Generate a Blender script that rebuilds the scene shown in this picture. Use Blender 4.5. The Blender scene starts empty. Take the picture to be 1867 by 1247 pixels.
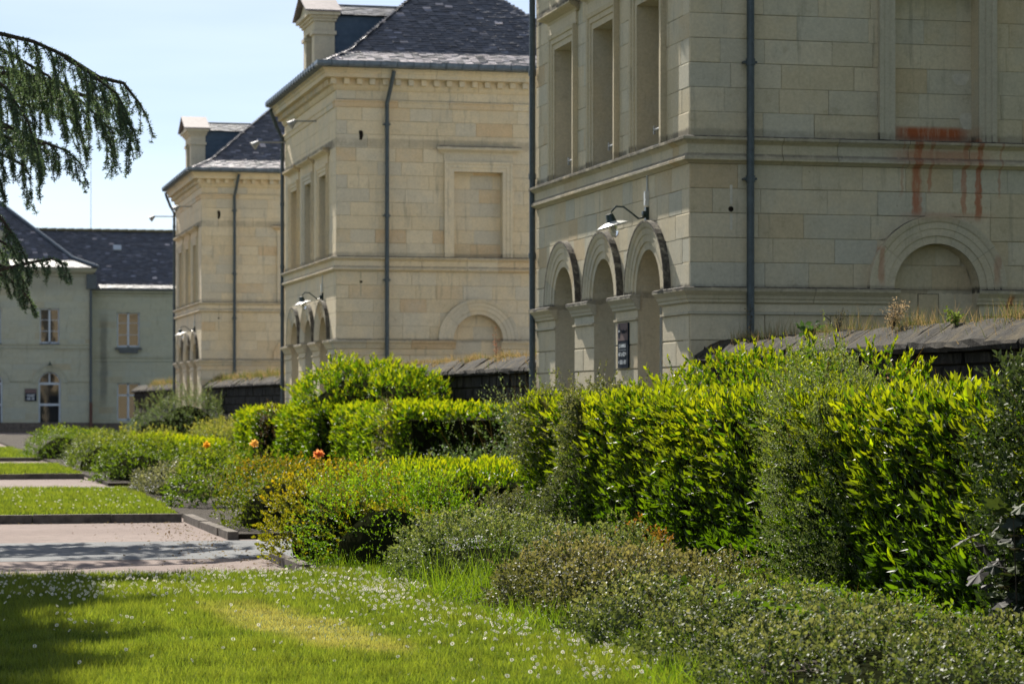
import bpy, math, random
import numpy as np
from mathutils import Vector
R = math.radians
rnd = random.Random(7)
rng = np.random.default_rng(7)
scn = bpy.context.scene
COL = scn.collection

# ------------------------------------------------------------------ camera, sky, sun, exposure
YAW = math.atan(0.2373)
cam_d = bpy.data.cameras.new('camera')
cam = bpy.data.objects.new('camera', cam_d); COL.objects.link(cam)
cam.location = (0, 0, 1.5)
cam.rotation_euler = (R(90), 0, -YAW)
cam_d.sensor_width = 36.0
cam_d.lens = 4700 / 1867 * 36.0
cam_d.shift_y = 113.5 / 1867
cam_d.clip_start = 0.3; cam_d.clip_end = 5000
cam_d.dof.use_dof = True; cam_d.dof.focus_distance = 19.5; cam_d.dof.aperture_fstop = 4.8
scn.camera = cam

SUN_EL, SUN_AZ = R(41), R(-8)          # azimuth from +Y, negative = towards -X
w = bpy.data.worlds.new('World'); scn.world = w; w.use_nodes = True
nt = w.node_tree; nt.nodes.clear()
o_ = nt.nodes.new('ShaderNodeOutputWorld'); bg = nt.nodes.new('ShaderNodeBackground')
sky = nt.nodes.new('ShaderNodeTexSky'); sky.sky_type = 'NISHITA'; sky.sun_disc = False
sky.sun_elevation = SUN_EL; sky.sun_rotation = SUN_AZ
sky.air_density = 0.6; sky.dust_density = 0.3; sky.ozone_density = 1.0
bg.inputs['Strength'].default_value = 0.05  # daylight sky
# thin high veil of cloud with faint streaks, the same over the whole sky
tc = nt.nodes.new('ShaderNodeTexCoord'); mp = nt.nodes.new('ShaderNodeMapping'); mp.inputs['Scale'].default_value = (1.2, 1.2, 9.0); mp.inputs['Rotation'].default_value = (0.1, 0.06, 0)
cn = nt.nodes.new('ShaderNodeTexNoise'); cn.inputs['Scale'].default_value = 1.7; cn.inputs['Detail'].default_value = 5
nt.links.new(tc.outputs['Generated'], mp.inputs[0]); nt.links.new(mp.outputs[0], cn.inputs['Vector'])
cr = nt.nodes.new('ShaderNodeValToRGB'); cr.color_ramp.elements[0].position = .38; cr.color_ramp.elements[0].color = (.075, .080, .085, 1)
cr.color_ramp.elements[1].position = .75; cr.color_ramp.elements[1].color = (.21, .205, .20, 1)
nt.links.new(cn.outputs[0], cr.inputs[0])
bg2 = nt.nodes.new('ShaderNodeBackground'); bg2.inputs['Strength'].default_value = 1.0; nt.links.new(cr.outputs[0], bg2.inputs[0])
ad = nt.nodes.new('ShaderNodeAddShader')
nt.links.new(sky.outputs[0], bg.inputs[0]); nt.links.new(bg.outputs[0], ad.inputs[0]); nt.links.new(bg2.outputs[0], ad.inputs[1]); nt.links.new(ad.outputs[0], o_.inputs[0])

sun_d = bpy.data.lights.new('sun', 'SUN'); sun_d.energy = 4.6; sun_d.angle = R(0.53)
sun_d.color = (1.0, 0.94, 0.84)
sun = bpy.data.objects.new('sun', sun_d); COL.objects.link(sun)
sdir = Vector((math.sin(SUN_AZ) * math.cos(SUN_EL), math.cos(SUN_AZ) * math.cos(SUN_EL), math.sin(SUN_EL)))
sun.rotation_euler = sdir.to_track_quat('Z', 'Y').to_euler()
sun.location = (0, 0, 60)
vs = scn.view_settings
vs.view_transform = 'Standard'; vs.look = 'None'; vs.exposure = 1.02; vs.gamma = 1.0; vs.use_curve_mapping = False
scn.cycles.max_bounces = 6; scn.cycles.transparent_max_bounces = 8
scn.cycles.diffuse_bounces = 3; scn.cycles.glossy_bounces = 2; scn.cycles.transmission_bounces = 4
scn.cycles.use_denoising = True

# ------------------------------------------------------------------ helpers: properties
def tag(o, label=None, cat=None, group=None, kind=None):
    if label: o['label'] = label
    if cat: o['category'] = cat
    if group: o['group'] = group
    if kind: o['kind'] = kind
    return o

def empty(name, loc=(0, 0, 0), rz=0.0):
    o = bpy.data.objects.new(name, None); COL.objects.link(o)
    o.location = loc; o.rotation_euler = (0, 0, rz); o.empty_display_size = 0.2
    return o

def put(name, me, parent=None, loc=(0, 0, 0), scale=(1, 1, 1), rot=(0, 0, 0)):
    o = bpy.data.objects.new(name, me); COL.objects.link(o)
    if parent: o.parent = parent
    o.location = loc; o.scale = scale; o.rotation_euler = rot
    return o

class MB:
    def __init__(s): s.v = []; s.f = []
    def add(s, vs, fs):
        n = len(s.v); s.v += [tuple(p) for p in vs]; s.f += [tuple(i + n for i in f) for f in fs]
    def box(s, a, b):
        x0, y0, z0 = a; x1, y1, z1 = b
        s.add([(x0,y0,z0),(x1,y0,z0),(x1,y1,z0),(x0,y1,z0),(x0,y0,z1),(x1,y0,z1),(x1,y1,z1),(x0,y1,z1)],
              [(0,3,2,1),(4,5,6,7),(0,1,5,4),(1,2,6,5),(2,3,7,6),(3,0,4,7)])
    def rings(s, rings, closed=True, caps=True):
        """rings: list of equal-length point loops; quads between them"""
        m = len(rings[0]); vs = [p for r in rings for p in r]; fs = []
        k = m if closed else m - 1
        for i in range(len(rings) - 1):
            for j in range(k):
                a = i*m + j; b = i*m + (j+1) % m
                fs.append((a, b, b + m, a + m))
        if caps:
            fs.append(tuple(range(m))[::-1]); fs.append(tuple(range((len(rings)-1)*m, len(rings)*m)))
        s.add(vs, fs)
    def tube(s, pts, r, n=8, r1=None):
        rings = []
        pts = [Vector(p) for p in pts]
        for i, p in enumerate(pts):
            d = (pts[min(i+1, len(pts)-1)] - pts[max(i-1, 0)]).normalized()
            a = d.orthogonal().normalized() if abs(d.z) > .9 else d.cross(Vector((0,0,1))).normalized()
            b = d.cross(a)
            rr = r if r1 is None else r + (r1 - r) * i / (len(pts) - 1)
            rings.append([tuple(p + a*math.cos(2*math.pi*k/n)*rr + b*math.sin(2*math.pi*k/n)*rr) for k in range(n)])
        s.rings(rings)
    def lathe(s, prof, c, axis=(0,0,1), n=16):
        ax = Vector(axis).normalized(); a = ax.orthogonal().normalized(); b = ax.cross(a); c = Vector(c)
        s.rings([[tuple(c + ax*h + (a*math.cos(2*math.pi*k/n) + b*math.sin(2*math.pi*k/n))*r) for k in range(n)] for r, h in prof])
    def mesh(s, name, mat):
        me = bpy.data.meshes.new(name); me.from_pydata(s.v, [], s.f); me.update()
        if mat: me.materials.append(mat)
        return me
    def build(s, name, mat, parent=None, loc=(0,0,0), smooth=False, kind=None):
        me = s.mesh(name, mat)
        import bmesh
        bm = bmesh.new(); bm.from_mesh(me); bmesh.ops.recalc_face_normals(bm, faces=bm.faces); bm.to_mesh(me); bm.free()
        if smooth:
            for p in me.polygons: p.use_smooth = True
            try: me.set_sharp_from_angle(angle=R(40))
            except Exception: pass
        o = put(name, me, parent, loc)
        if kind: o['kind'] = kind
        return o

# ------------------------------------------------------------------ helpers: materials
def newmat(name):
    m = bpy.data.materials.new(name); m.use_nodes = True
    nt = m.node_tree; nt.nodes.clear()
    out = nt.nodes.new('ShaderNodeOutputMaterial')
    return m, nt, out
def nd(nt, t, **kw):
    n = nt.nodes.new(t)
    for k, v in kw.items():
        if k in n.inputs: n.inputs[k].default_value = v
        else: setattr(n, k, v)
    return n
def lk(nt, a, b): nt.links.new(a, b)
def ramp(nt, src, stops):
    r = nt.nodes.new('ShaderNodeValToRGB'); e = r.color_ramp.elements
    while len(e) < len(stops): e.new(0.5)
    for x, (p, c) in zip(e, stops):
        x.position = p; x.color = (*c, 1) if len(c) == 3 else c
    lk(nt, src, r.inputs[0]); return r.outputs[0]
def noise(nt, vec, scale, detail=4, rough=.6, sc=None):
    if sc:
        mp = nd(nt, 'ShaderNodeMapping'); mp.inputs['Scale'].default_value = sc; lk(nt, vec, mp.inputs[0]); vec = mp.outputs[0]
    n = nd(nt, 'ShaderNodeTexNoise'); n.inputs['Scale'].default_value = scale; n.inputs['Detail'].default_value = detail
    n.inputs['Roughness'].default_value = rough; lk(nt, vec, n.inputs['Vector']); return n.outputs[0]
def mixc(nt, fac, a, b, mode='MIX'):
    m = nd(nt, 'ShaderNodeMix'); m.data_type = 'RGBA'; m.blend_type = mode; m.clamp_result = False
    for s, i in ((fac, 0), (a, 6), (b, 7)):
        if isinstance(s, (int, float)): m.inputs[i].default_value = s
        elif isinstance(s, tuple): m.inputs[i].default_value = (*s, 1)
        else: lk(nt, s, m.inputs[i])
    return m.outputs[2]
def mth(nt, op, a, b=None, c=None, clamp=False):
    m = nd(nt, 'ShaderNodeMath', operation=op); m.use_clamp = clamp
    for i, s in enumerate((a, b, c)):
        if s is None: continue
        if isinstance(s, (int, float)): m.inputs[i].default_value = s
        else: lk(nt, s, m.inputs[i])
    return m.outputs[0]
def sstep(nt, x, a, b):
    n = nd(nt, 'ShaderNodeMapRange', interpolation_type='SMOOTHSTEP')
    lk(nt, x, n.inputs[0]); n.inputs[1].default_value = a; n.inputs[2].default_value = b
    return n.outputs[0]
def bump(nt, h, strength=.3, dist=.01):
    b = nd(nt, 'ShaderNodeBump'); b.inputs['Strength'].default_value = strength; b.inputs['Distance'].default_value = dist
    lk(nt, h, b.inputs['Height']); return b.outputs[0]
def principled(nt, out, col, rough=.8, spec=.3, normal=None, metal=0):
    p = nd(nt, 'ShaderNodeBsdfPrincipled')
    if isinstance(col, tuple): p.inputs['Base Color'].default_value = (*col, 1)
    else: lk(nt, col, p.inputs['Base Color'])
    if isinstance(rough, (int, float)): p.inputs['Roughness'].default_value = rough
    else: lk(nt, rough, p.inputs['Roughness'])
    p.inputs['Specular IOR Level'].default_value = spec; p.inputs['Metallic'].default_value = metal
    if normal: lk(nt, normal, p.inputs['Normal'])
    lk(nt, p.outputs[0], out.inputs[0]); return p

def stone_mat(name, base=(.71, .585, .385), alt=(.77, .655, .46), warm=(.66, .47, .27), grey=(.58, .54, .44), lich=.9, rust=False, grime=0.0, drip=False):
    m, nt, out = newmat(name)
    g = nd(nt, 'ShaderNodeNewGeometry'); pos = g.outputs['Position']
    oi = nd(nt, 'ShaderNodeObjectInfo')
    col = ramp(nt, oi.outputs['Random'], [(0.0, warm), (.12, base), (.45, alt), (.62, base), (.8, grey), (1.0, alt)])
    col = mixc(nt, 0.2, col, base)
    n1 = noise(nt, pos, 1.1, 5, .65)
    col = mixc(nt, sstep(nt, n1, .42, .72), col, mixc(nt, .5, col, grey))
    n2 = noise(nt, pos, 26, 4, .7)
    col = mixc(nt, .45, col, ramp(nt, n2, [(.3, (.75, .73, .68)), (.7, (1.2, 1.18, 1.15))]), 'MULTIPLY')
    col = mixc(nt, .55, col, ramp(nt, noise(nt, pos, 4.5, 6, .78), [(.28, (.66, .62, .54)), (.42, (1.0, 1.0, 1.0)), (.72, (1.18, 1.16, 1.14))]), 'MULTIPLY')
    # streaks running down
    n3 = noise(nt, pos, 2.2, 4, .7, sc=(3.0, 3.0, .35))
    col = mixc(nt, mth(nt, 'MULTIPLY', sstep(nt, n3, .56, .76), .45), col, (.20, .19, .145))
    # fine pock marks
    n5 = noise(nt, pos, 9, 5, .75)
    col = mixc(nt, mth(nt, 'MULTIPLY', sstep(nt, n5, .66, .74), .5), col, (.22, .17, .10))
    if rust:
        sp = nd(nt, 'ShaderNodeSeparateXYZ'); lk(nt, pos, sp.inputs[0]); X, Z = sp.outputs[0], sp.outputs[2]
        wob = mth(nt, 'MULTIPLY', mth(nt, 'SUBTRACT', noise(nt, pos, 9, 3, .6), .5), .10)
        Xw = mth(nt, 'ADD', X, wob)
        tot = None
        for cx, hw, z0, z1, st in ((13.41, .075, 4.02, 5.1, .8), (14.10, .045, 4.02, 5.1, .6), (14.31, .05, 3.98, 5.1, .8),
                                   (13.60, .03, 4.35, 5.1, .55), (13.2, .02, 4.3, 5.1, .35), (14.62, .02, 4.3, 5.1, .4),
                                   (13.72, .58, 5.04, 5.26, 1.0), (13.75, .75, 4.72, 4.92, .5), (13.85, .7, 3.98, 4.08, .35), (12.88, .05, 3.1, 3.6, .45), (14.56, .05, 3.1, 3.5, .35), (14.76, .05, 2.75, 2.95, .9)):
            fx = mth(nt, 'SUBTRACT', 1.0, sstep(nt, mth(nt, 'ABSOLUTE', mth(nt, 'SUBTRACT', Xw, cx)), hw * .55, hw * 1.2))
            fz = mth(nt, 'MULTIPLY', sstep(nt, Z, z0 - .05, z0 + .12), mth(nt, 'SUBTRACT', 1.0, sstep(nt, Z, z1 - .02, z1 + .06)))
            f = mth(nt, 'MULTIPLY', mth(nt, 'MULTIPLY', fx, fz), st)
            tot = f if tot is None else mth(nt, 'MAXIMUM', tot, f)
        tot = mth(nt, 'MULTIPLY', tot, sstep(nt, noise(nt, pos, 6, 5, .75, sc=(2, 2, .4)), .15, .55))
        col = mixc(nt, mth(nt, 'MULTIPLY', tot, 1.0), col, (.40, .115, .045))
    if drip:
        sp2 = nd(nt, 'ShaderNodeSeparateXYZ'); lk(nt, pos, sp2.inputs[0])
        fx = mth(nt, 'SUBTRACT', 1.0, sstep(nt, mth(nt, 'ABSOLUTE', mth(nt, 'SUBTRACT', mth(nt, 'ADD', sp2.outputs[0], mth(nt, 'MULTIPLY', noise(nt, pos, 1.5, 3), .3)), 11.0)), .08, .3))
        fz = mth(nt, 'MULTIPLY', sstep(nt, sp2.outputs[2], .8, 2.4), mth(nt, 'SUBTRACT', 1.0, sstep(nt, sp2.outputs[2], 5.6, 6.8)))
        col = mixc(nt, mth(nt, 'MULTIPLY', mth(nt, 'MULTIPLY', fx, fz), .6), col, (.12, .125, .11))
        eav = sstep(nt, mth(nt, 'ADD', sp2.outputs[2], mth(nt, 'MULTIPLY', noise(nt, pos, 1.2, 4, sc=(1, 1, .3)), 1.4)), 8.0, 8.7)
        col = mixc(nt, mth(nt, 'MULTIPLY', eav, .35), col, (.20, .19, .15))
    if grime:
        sp3 = nd(nt, 'ShaderNodeSeparateXYZ'); lk(nt, pos, sp3.inputs[0]); gn = noise(nt, pos, 5.5, 6, .8)
        zz = mth(nt, 'ADD', sp3.outputs[2], mth(nt, 'MULTIPLY', mth(nt, 'SUBTRACT', gn, .5), .10))
        tot = None
        for z0, z1, st in ((3.01, 3.09, 1.0), (5.0, 5.16, .8), (4.755, 4.80, .6), (7.70, 7.9, .9), (9.48, 9.6, .5)):
            f = mth(nt, 'MULTIPLY', mth(nt, 'MULTIPLY', sstep(nt, zz, z0-.012, z0+.012), mth(nt, 'SUBTRACT', 1.0, sstep(nt, zz, z1-.02, z1+.03))), st)
            tot = f if tot is None else mth(nt, 'MAXIMUM', tot, f)
        # the facade side weathers worse than the end wall
        nf = nd(nt, 'ShaderNodeSeparateXYZ'); lk(nt, g.outputs['Normal'], nf.inputs[0])
        side = mth(nt, 'ADD', .45, mth(nt, 'MULTIPLY', sstep(nt, mth(nt, 'MULTIPLY', nf.outputs[0], -1.0), .2, .7), .55))
        tot = mth(nt, 'MULTIPLY', mth(nt, 'MULTIPLY', tot, side), sstep(nt, noise(nt, pos, 3.0, 5, .7), .25, .55))
        col = mixc(nt, mth(nt, 'MULTIPLY', tot, grime), col, (.075, .068, .055))
    # lichen and soot on everything that faces up, and in patches near
    nz = nd(nt, 'ShaderNodeSeparateXYZ'); lk(nt, g.outputs['Normal'], nz.inputs[0])
    n4 = noise(nt, pos, 7, 5, .75)
    up = mth(nt, 'MULTIPLY', sstep(nt, nz.outputs[2], .55, .85), sstep(nt, n4, .28, .5))
    col = mixc(nt, mth(nt, 'MULTIPLY', up, lich), col, (.065, .06, .05))
    nrm = bump(nt, mth(nt, 'ADD', mth(nt, 'MULTIPLY', n2, .4), n5), .35, .012)
    principled(nt, out, col, .88, .2, nrm)
    return m

M = {}
M['stone'] = stone_mat('tuffeau_stone', grime=.75)
M['stone_near'] = stone_mat('tuffeau_stone_near', (.56, .485, .335), (.64, .565, .415), (.53, .41, .25), (.50, .49, .41), rust=True, grime=.9)
M['stone_far'] = stone_mat('tuffeau_stone_far', (.42, .43, .33), (.46, .475, .37), (.42, .38, .26), (.41, .44, .37), drip=True)

def lichen_stone(name):
    m, nt, out = newmat(name); g = nd(nt, 'ShaderNodeNewGeometry'); pos = g.outputs['Position']
    n = noise(nt, pos, 9, 6, .75); n2 = noise(nt, pos, 40, 4, .7)
    col = ramp(nt, n, [(.3, (.045, .04, .036)), (.5, (.10, .09, .075)), (.62, (.26, .24, .19)), (.75, (.40, .36, .26))])
    principled(nt, out, mixc(nt, .3, col, ramp(nt, n2, [(.3, (.5, .5, .5)), (.7, (1.2, 1.2, 1.1))]), 'MULTIPLY'), .9, .2, bump(nt, n, .6, .02)); return m
M['ledge'] = stone_mat('ledge_stone', (.54, .475, .335), (.60, .53, .39), (.50, .39, .23), (.46, .44, .36), lich=1.0, rust=True, grime=1.0)
M['lichen'] = lichen_stone('lichened_stone')

def simple(name, col, rough=.6, spec=.4, var=.25, scale=20, metal=0, bmp=.1):
    m, nt, out = newmat(name); g = nd(nt, 'ShaderNodeNewGeometry'); n = noise(nt, g.outputs['Position'], scale, 4, .65)
    c0 = tuple(c * (1 - var) for c in col); c1 = tuple(min(1, c * (1 + var)) for c in col)
    principled(nt, out, ramp(nt, n, [(.3, c0), (.7, c1)]), rough, spec, bump(nt, n, bmp, .01), metal); return m
M['pipe'] = simple('painted_pipe', (.055, .075, .085), .42, .5, .3, 12)
M['zinc'] = simple('zinc', (.12, .15, .18), .42, .5, .3, 8, metal=.3)
M['zinc_roof'] = simple('weathered_zinc', (.24, .20, .20), .6, .4, .3, 6)
M['dark'] = simple('dark_void', (.01, .01, .01), .9, .1)
M['mortar'] = simple('mortar', (.50, .43, .30), .95, .1, .3, 30, bmp=.4)
M['mortar_dark'] = simple('joint_dirt', (.04, .037, .03), .95, .1, .4, 20, bmp=.4)
M['white'] = simple('white_paint', (.55, .62, .68), .5, .4, .06, 10)
M['whitebar'] = simple('grey_paint', (.5, .52, .52), .5, .4, .1, 10)
M['green_metal'] = simple('dark_green_enamel', (.012, .03, .026), .3, .5, .2, 20)
M['steel'] = simple('galvanised_steel', (.35, .36, .36), .45, .5, .2, 20, metal=.4)
M['enamel_white'] = simple('white_enamel', (.62, .62, .58), .35, .5, .1, 20)
M['sign_pink'] = simple('sign_taupe', (.17, .125, .12), .75, .1, .05, 4)
M['sign_blue'] = simple('sign_navy', (.013, .022, .035), .7, .1, .1, 4)
M['sign_text'] = simple('sign_lettering', (.62, .66, .68), .5, .3, .03, 4)
M['bark'] = simple('bark', (.06, .045, .035), .9, .2, .4, 14, bmp=.8)
M['twig'] = simple('twig', (.055, .045, .03), .9, .2, .3, 30, bmp=.3)
M['core'] = simple('shade_core', (.012, .014, .006), 1.0, 0.0, .4, 12, bmp=.8)  # near-black solid inside shrubs, put in to block light and darken gaps

def glass_mat():
    m, nt, out = newmat('window_glass')
    p = principled(nt, out, (.02, .024, .026), .03, .8)
    g = nd(nt, 'ShaderNodeNewGeometry')
    lk(nt, bump(nt, noise(nt, g.outputs['Position'], 1.2, 2, .5), .05, .05), p.inputs['Normal'])
    return m
M['glass'] = glass_mat()
def bulb_mat():
    m, nt, out = newmat('clear_bulb_glass'); p = principled(nt, out, (.9, .9, .85), .05, .5)
    p.inputs['Transmission Weight'].default_value = .85; p.inputs['IOR'].default_value = 1.3; return m
M['bulb'] = bulb_mat()

def slate_mat():
    m, nt, out = newmat('slate'); g = nd(nt, 'ShaderNodeNewGeometry'); pos = g.outputs['Position']
    at = nd(nt, 'ShaderNodeAttribute', attribute_name='Col')
    n = noise(nt, pos, 3, 4, .7); n2 = noise(nt, pos, 30, 3, .7)
    col = mixc(nt, .5, at.outputs[0], ramp(nt, n, [(.3, (.5, .55, .65)), (.7, (1.3, 1.2, 1.15))]), 'MULTIPLY')
    nrm = bump(nt, n2, .25, .004)
    principled(nt, out, col, mth(nt, 'ADD', .26, mth(nt, 'MULTIPLY', n2, .3)), .8, nrm); return m
M['slate'] = slate_mat()
M['slate_plain'] = simple('slate_underlay', (.035, .04, .05), .6, .4, .4, 5)

def leaf_mat(name, transl=.5, tint=(1.9, 2.1, .55), rough=.42, spec=.35):
    m, nt, out = newmat(name)
    at = nd(nt, 'ShaderNodeAttribute', attribute_name='Col')
    p = nd(nt, 'ShaderNodeBsdfPrincipled'); lk(nt, at.outputs[0], p.inputs['Base Color'])
    p.inputs['Roughness'].default_value = rough; p.inputs['Specular IOR Level'].default_value = spec
    t = nd(nt, 'ShaderNodeBsdfTranslucent')
    lk(nt, mixc(nt, 1.0, at.outputs[0], tint, 'MULTIPLY'), t.inputs[0])
    mx = nd(nt, 'ShaderNodeMixShader'); mx.inputs[0].default_value = transl
    lk(nt, p.outputs[0], mx.inputs[1]); lk(nt, t.outputs[0], mx.inputs[2]); lk(nt, mx.outputs[0], out.inputs[0])
    return m
M['laurel'] = leaf_mat('glossy_hedge_leaf', .55, (2.95, 2.55, .35), .42, .4)
M['leaf'] = leaf_mat('leaf', .45, (2.2, 2.0, .5), .55, .3)
M['leaf_grey'] = leaf_mat('grey_leaf', .36, (1.6, 1.6, .7), .55, .35)
M['leaf_dark'] = leaf_mat('dark_glossy_leaf', .2, (1.5, 1.6, .7), .6, .18)
M['needle'] = leaf_mat('cedar_needle', .3, (1.4, 1.4, .8), .6, .3)
M['grass'] = leaf_mat('grass_blade', .5, (1.9, 1.85, .55), .5, .3)
M['petal'] = leaf_mat('petal', .5, (1.2, 1.15, 1.05), .6, .15)
M['dry'] = leaf_mat('dry_grass', .35, (1.5, 1.4, 1.1), .7, .2)

def ground_mat(name, c0, c1, c2, s1=.6, s2=12, bmp=.5, patch=None):
    m, nt, out = newmat(name); g = nd(nt, 'ShaderNodeNewGeometry'); pos = g.outputs['Position']
    n1 = noise(nt, pos, s1, 5, .65); n2 = noise(nt, pos, s2, 5, .75); n3 = noise(nt, pos, s2 * 12, 2, .6)
    col = mixc(nt, sstep(nt, n1, .35, .68), c0, c1)
    col = mixc(nt, sstep(nt, n2, .45, .75), col, c2)
    col = mixc(nt, .5, col, ramp(nt, n3, [(.35, (.6, .6, .6)), (.65, (1.25, 1.25, 1.25))]), 'MULTIPLY')
    principled(nt, out, col, .92, .2, bump(nt, mth(nt, 'ADD', n2, n3), bmp, .02)); return m
M['lawn'] = ground_mat('lawn_soil', (.07, .11, .018), (.10, .14, .022), (.06, .075, .018), .5, 5)
M['gravel'] = ground_mat('pink_gravel', (.215, .165, .145), (.27, .215, .19), (.155, .12, .105), .4, 6)
M['asphalt'] = ground_mat('worn_asphalt', (.17, .175, .178), (.215, .22, .222), (.125, .13, .133), .5, 5)
M['soil'] = ground_mat('bed_soil', (.035, .026, .016), (.055, .04, .025), (.02, .016, .01), .8, 8, 1.0)
M['bounce_court'] = ground_mat('pale_bounce_gravel', (.48, .43, .35), (.52, .47, .39), (.42, .37, .30), .4, 6)
M['earth'] = ground_mat('far_ground', (.08, .10, .03), (.12, .12, .05), (.07, .07, .03), .05, 1)
M['kerb'] = simple('kerb_stone', (.13, .11, .09), .9, .2, .45, 7, bmp=.5)
M['wallstone'] = None
def wallstone():
    m, nt, out = newmat('dark_weathered_stone'); g = nd(nt, 'ShaderNodeNewGeometry'); pos = g.outputs['Position']
    oi = nd(nt, 'ShaderNodeObjectInfo')
    n = noise(nt, pos, 6, 6, .75, sc=(1, 1, .45)); n2 = noise(nt, pos, 40, 3, .7)
    col = ramp(nt, n, [(.3, (.014, .013, .012)), (.5, (.034, .031, .026)), (.66, (.08, .072, .056)), (.8, (.15, .135, .10))])
    col = mixc(nt, .6, col, ramp(nt, oi.outputs['Random'], [(0, (.35, .35, .37)), (1, (.9, .86, .82))]), 'MULTIPLY')
    nz = nd(nt, 'ShaderNodeSeparateXYZ'); lk(nt, g.outputs['Normal'], nz.inputs[0])
    moss = mth(nt, 'MULTIPLY', sstep(nt, nz.outputs[2], .3, .8), sstep(nt, noise(nt, pos, 3.5, 6, .8), .46, .62))
    col = mixc(nt, mth(nt, 'MULTIPLY', moss, .75), col, (.085, .065, .032))
    principled(nt, out, col, .92, .2, bump(nt, mth(nt, 'ADD', n, mth(nt, 'MULTIPLY', n2, .3)), .9, .03)); return m
M['wallstone'] = wallstone()

# ------------------------------------------------------------------ ground
def sheet(name, pts, z, mat, kind='structure', thick=None):
    mb = MB(); n = len(pts)
    if thick:
        mb.add([(x, y, z) for x, y in pts] + [(x, y, z - thick) for x, y in pts],
               [tuple(range(n))] + [(i, i + n, (i+1) % n + n, (i+1) % n) for i in range(n)])
    else: mb.add([(x, y, z) for x, y in pts], [tuple(range(n))])
    o = mb.build(name, mat); o['kind'] = kind; return o
sheet('ground', [(-1500, -800), (1500, -800), (1500, 2500), (-1500, 2500)], -.02, M['earth'])
sheet('path', [(-60, 21.9), (12, 21.9), (12, 139.0), (-60, 139.0)], 0.0, M['gravel'])
sheet('paved_strip', [(-60, 25.0), (8, 25.0), (8, 28.3), (-60, 28.3)], 0.004, M['asphalt'])
sheet('paved_strip', [(-60, 43.7), (8, 43.7), (8, 47.2), (-60, 47.2)], 0.004, M['asphalt'])
def lawn_edge(y):            # wavy border between near lawn and the planting
    return 4.02 + .22 * math.sin(y * .9 + 1) + .12 * math.sin(y * 2.3) - max(0, y - 19.5) * .13
near = [(-60, 2), (9, 2), (9, 9)] + [(lawn_edge(y) + .1, y) for y in np.arange(9.5, 22.0, .5)] + [(-60, 22.1)]
sheet('lawn', near, 0.05, M['lawn'], thick=.08)
sheet('lawn', [(-60, 33.0), (3.45, 33.0), (3.75, 43.7), (-60, 43.7)], 0.1, M['lawn'], thick=.12)
sheet('lawn', [(-60, 52.4), (3.6, 52.4), (3.6, 61.5), (-60, 61.5)], 0.1, M['lawn'], thick=.12)
sheet('lawn', [(-60, 69.0), (3.6, 69.0), (3.6, 86), (-60, 86)], 0.1, M['lawn'], thick=.12)
for ya, yb in ((41.3, 61.1), (69.9, 89.6)): sheet('courtyard', [(10.85, ya), (40, ya), (40, yb), (10.85, yb)], .01, M['bounce_court'])  # unseen pale gravel, added to bounce sun onto the end walls
sheet('planting_bed', [(3.5, 6), (12, 6), (12, 24.6), (3.5, 24.6)], 0.03, M['soil'], thick=.06)
sheet('planting_bed', [(3.62, 28.6), (10.2, 28.6), (10.2, 43.4), (3.62, 43.4)], 0.06, M['soil'], thick=.08)
sheet('planting_bed', [(3.7, 47.6), (10.2, 47.6), (10.2, 125), (3.7, 125)], 0.06, M['soil'], thick=.08)
# kerbs: stones laid end to end
def kerb(x0, y0, x1, y1, h, label):
    L = math.hypot(x1-x0, y1-y0); a = math.atan2(y1-y0, x1-x0)
    e = empty('stone_kerb', (x0, y0, 0), a); tag(e, label, 'kerb')
    unit = MB(); unit.box((0, -.06, -.05), (1, .06, 1)); me = unit.mesh('kerb_stone', M['kerb'])
    u = 0
    while u < L - .1:
        l = min(rnd.uniform(.8, 1.0), L - u)
        put('kerb_stone', me, e, (u, rnd.uniform(-.008, .008), 0), (l - .012, 1, h + rnd.uniform(-.008, .008)))
        u += l
kerb(-16, 32.98, 3.5, 32.98, .108, 'long dark stone kerb along the pink gravel, nearest of those edging the lawns')
kerb(-10, 52.38, 3.6, 52.38, .108, 'distant dark kerb at the far side of the second gravel crossing')
kerb(-8, 68.98, 3.6, 68.98, .108, 'farthest thin kerb left of the shrubs, before the last strip of lawn')
kerb(3.58, 28.5, 3.58, 33.1, .09, 'short kerb of rough stones beside the gravel at the foot of the orange tinged shrub')
kerb(3.5, 22.6, 3.5, 24.6, .08, 'short brown kerb at the foot of the yellow shrub by the asphalt strip')

# ------------------------------------------------------------------ wall geometry helpers
def otop(op, u):
    if op[0] == 'rect': return op[4]
    c, r, zs = op[1], op[2], op[4]
    return zs + math.sqrt(max(0, r*r - (u-c)**2))
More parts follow.
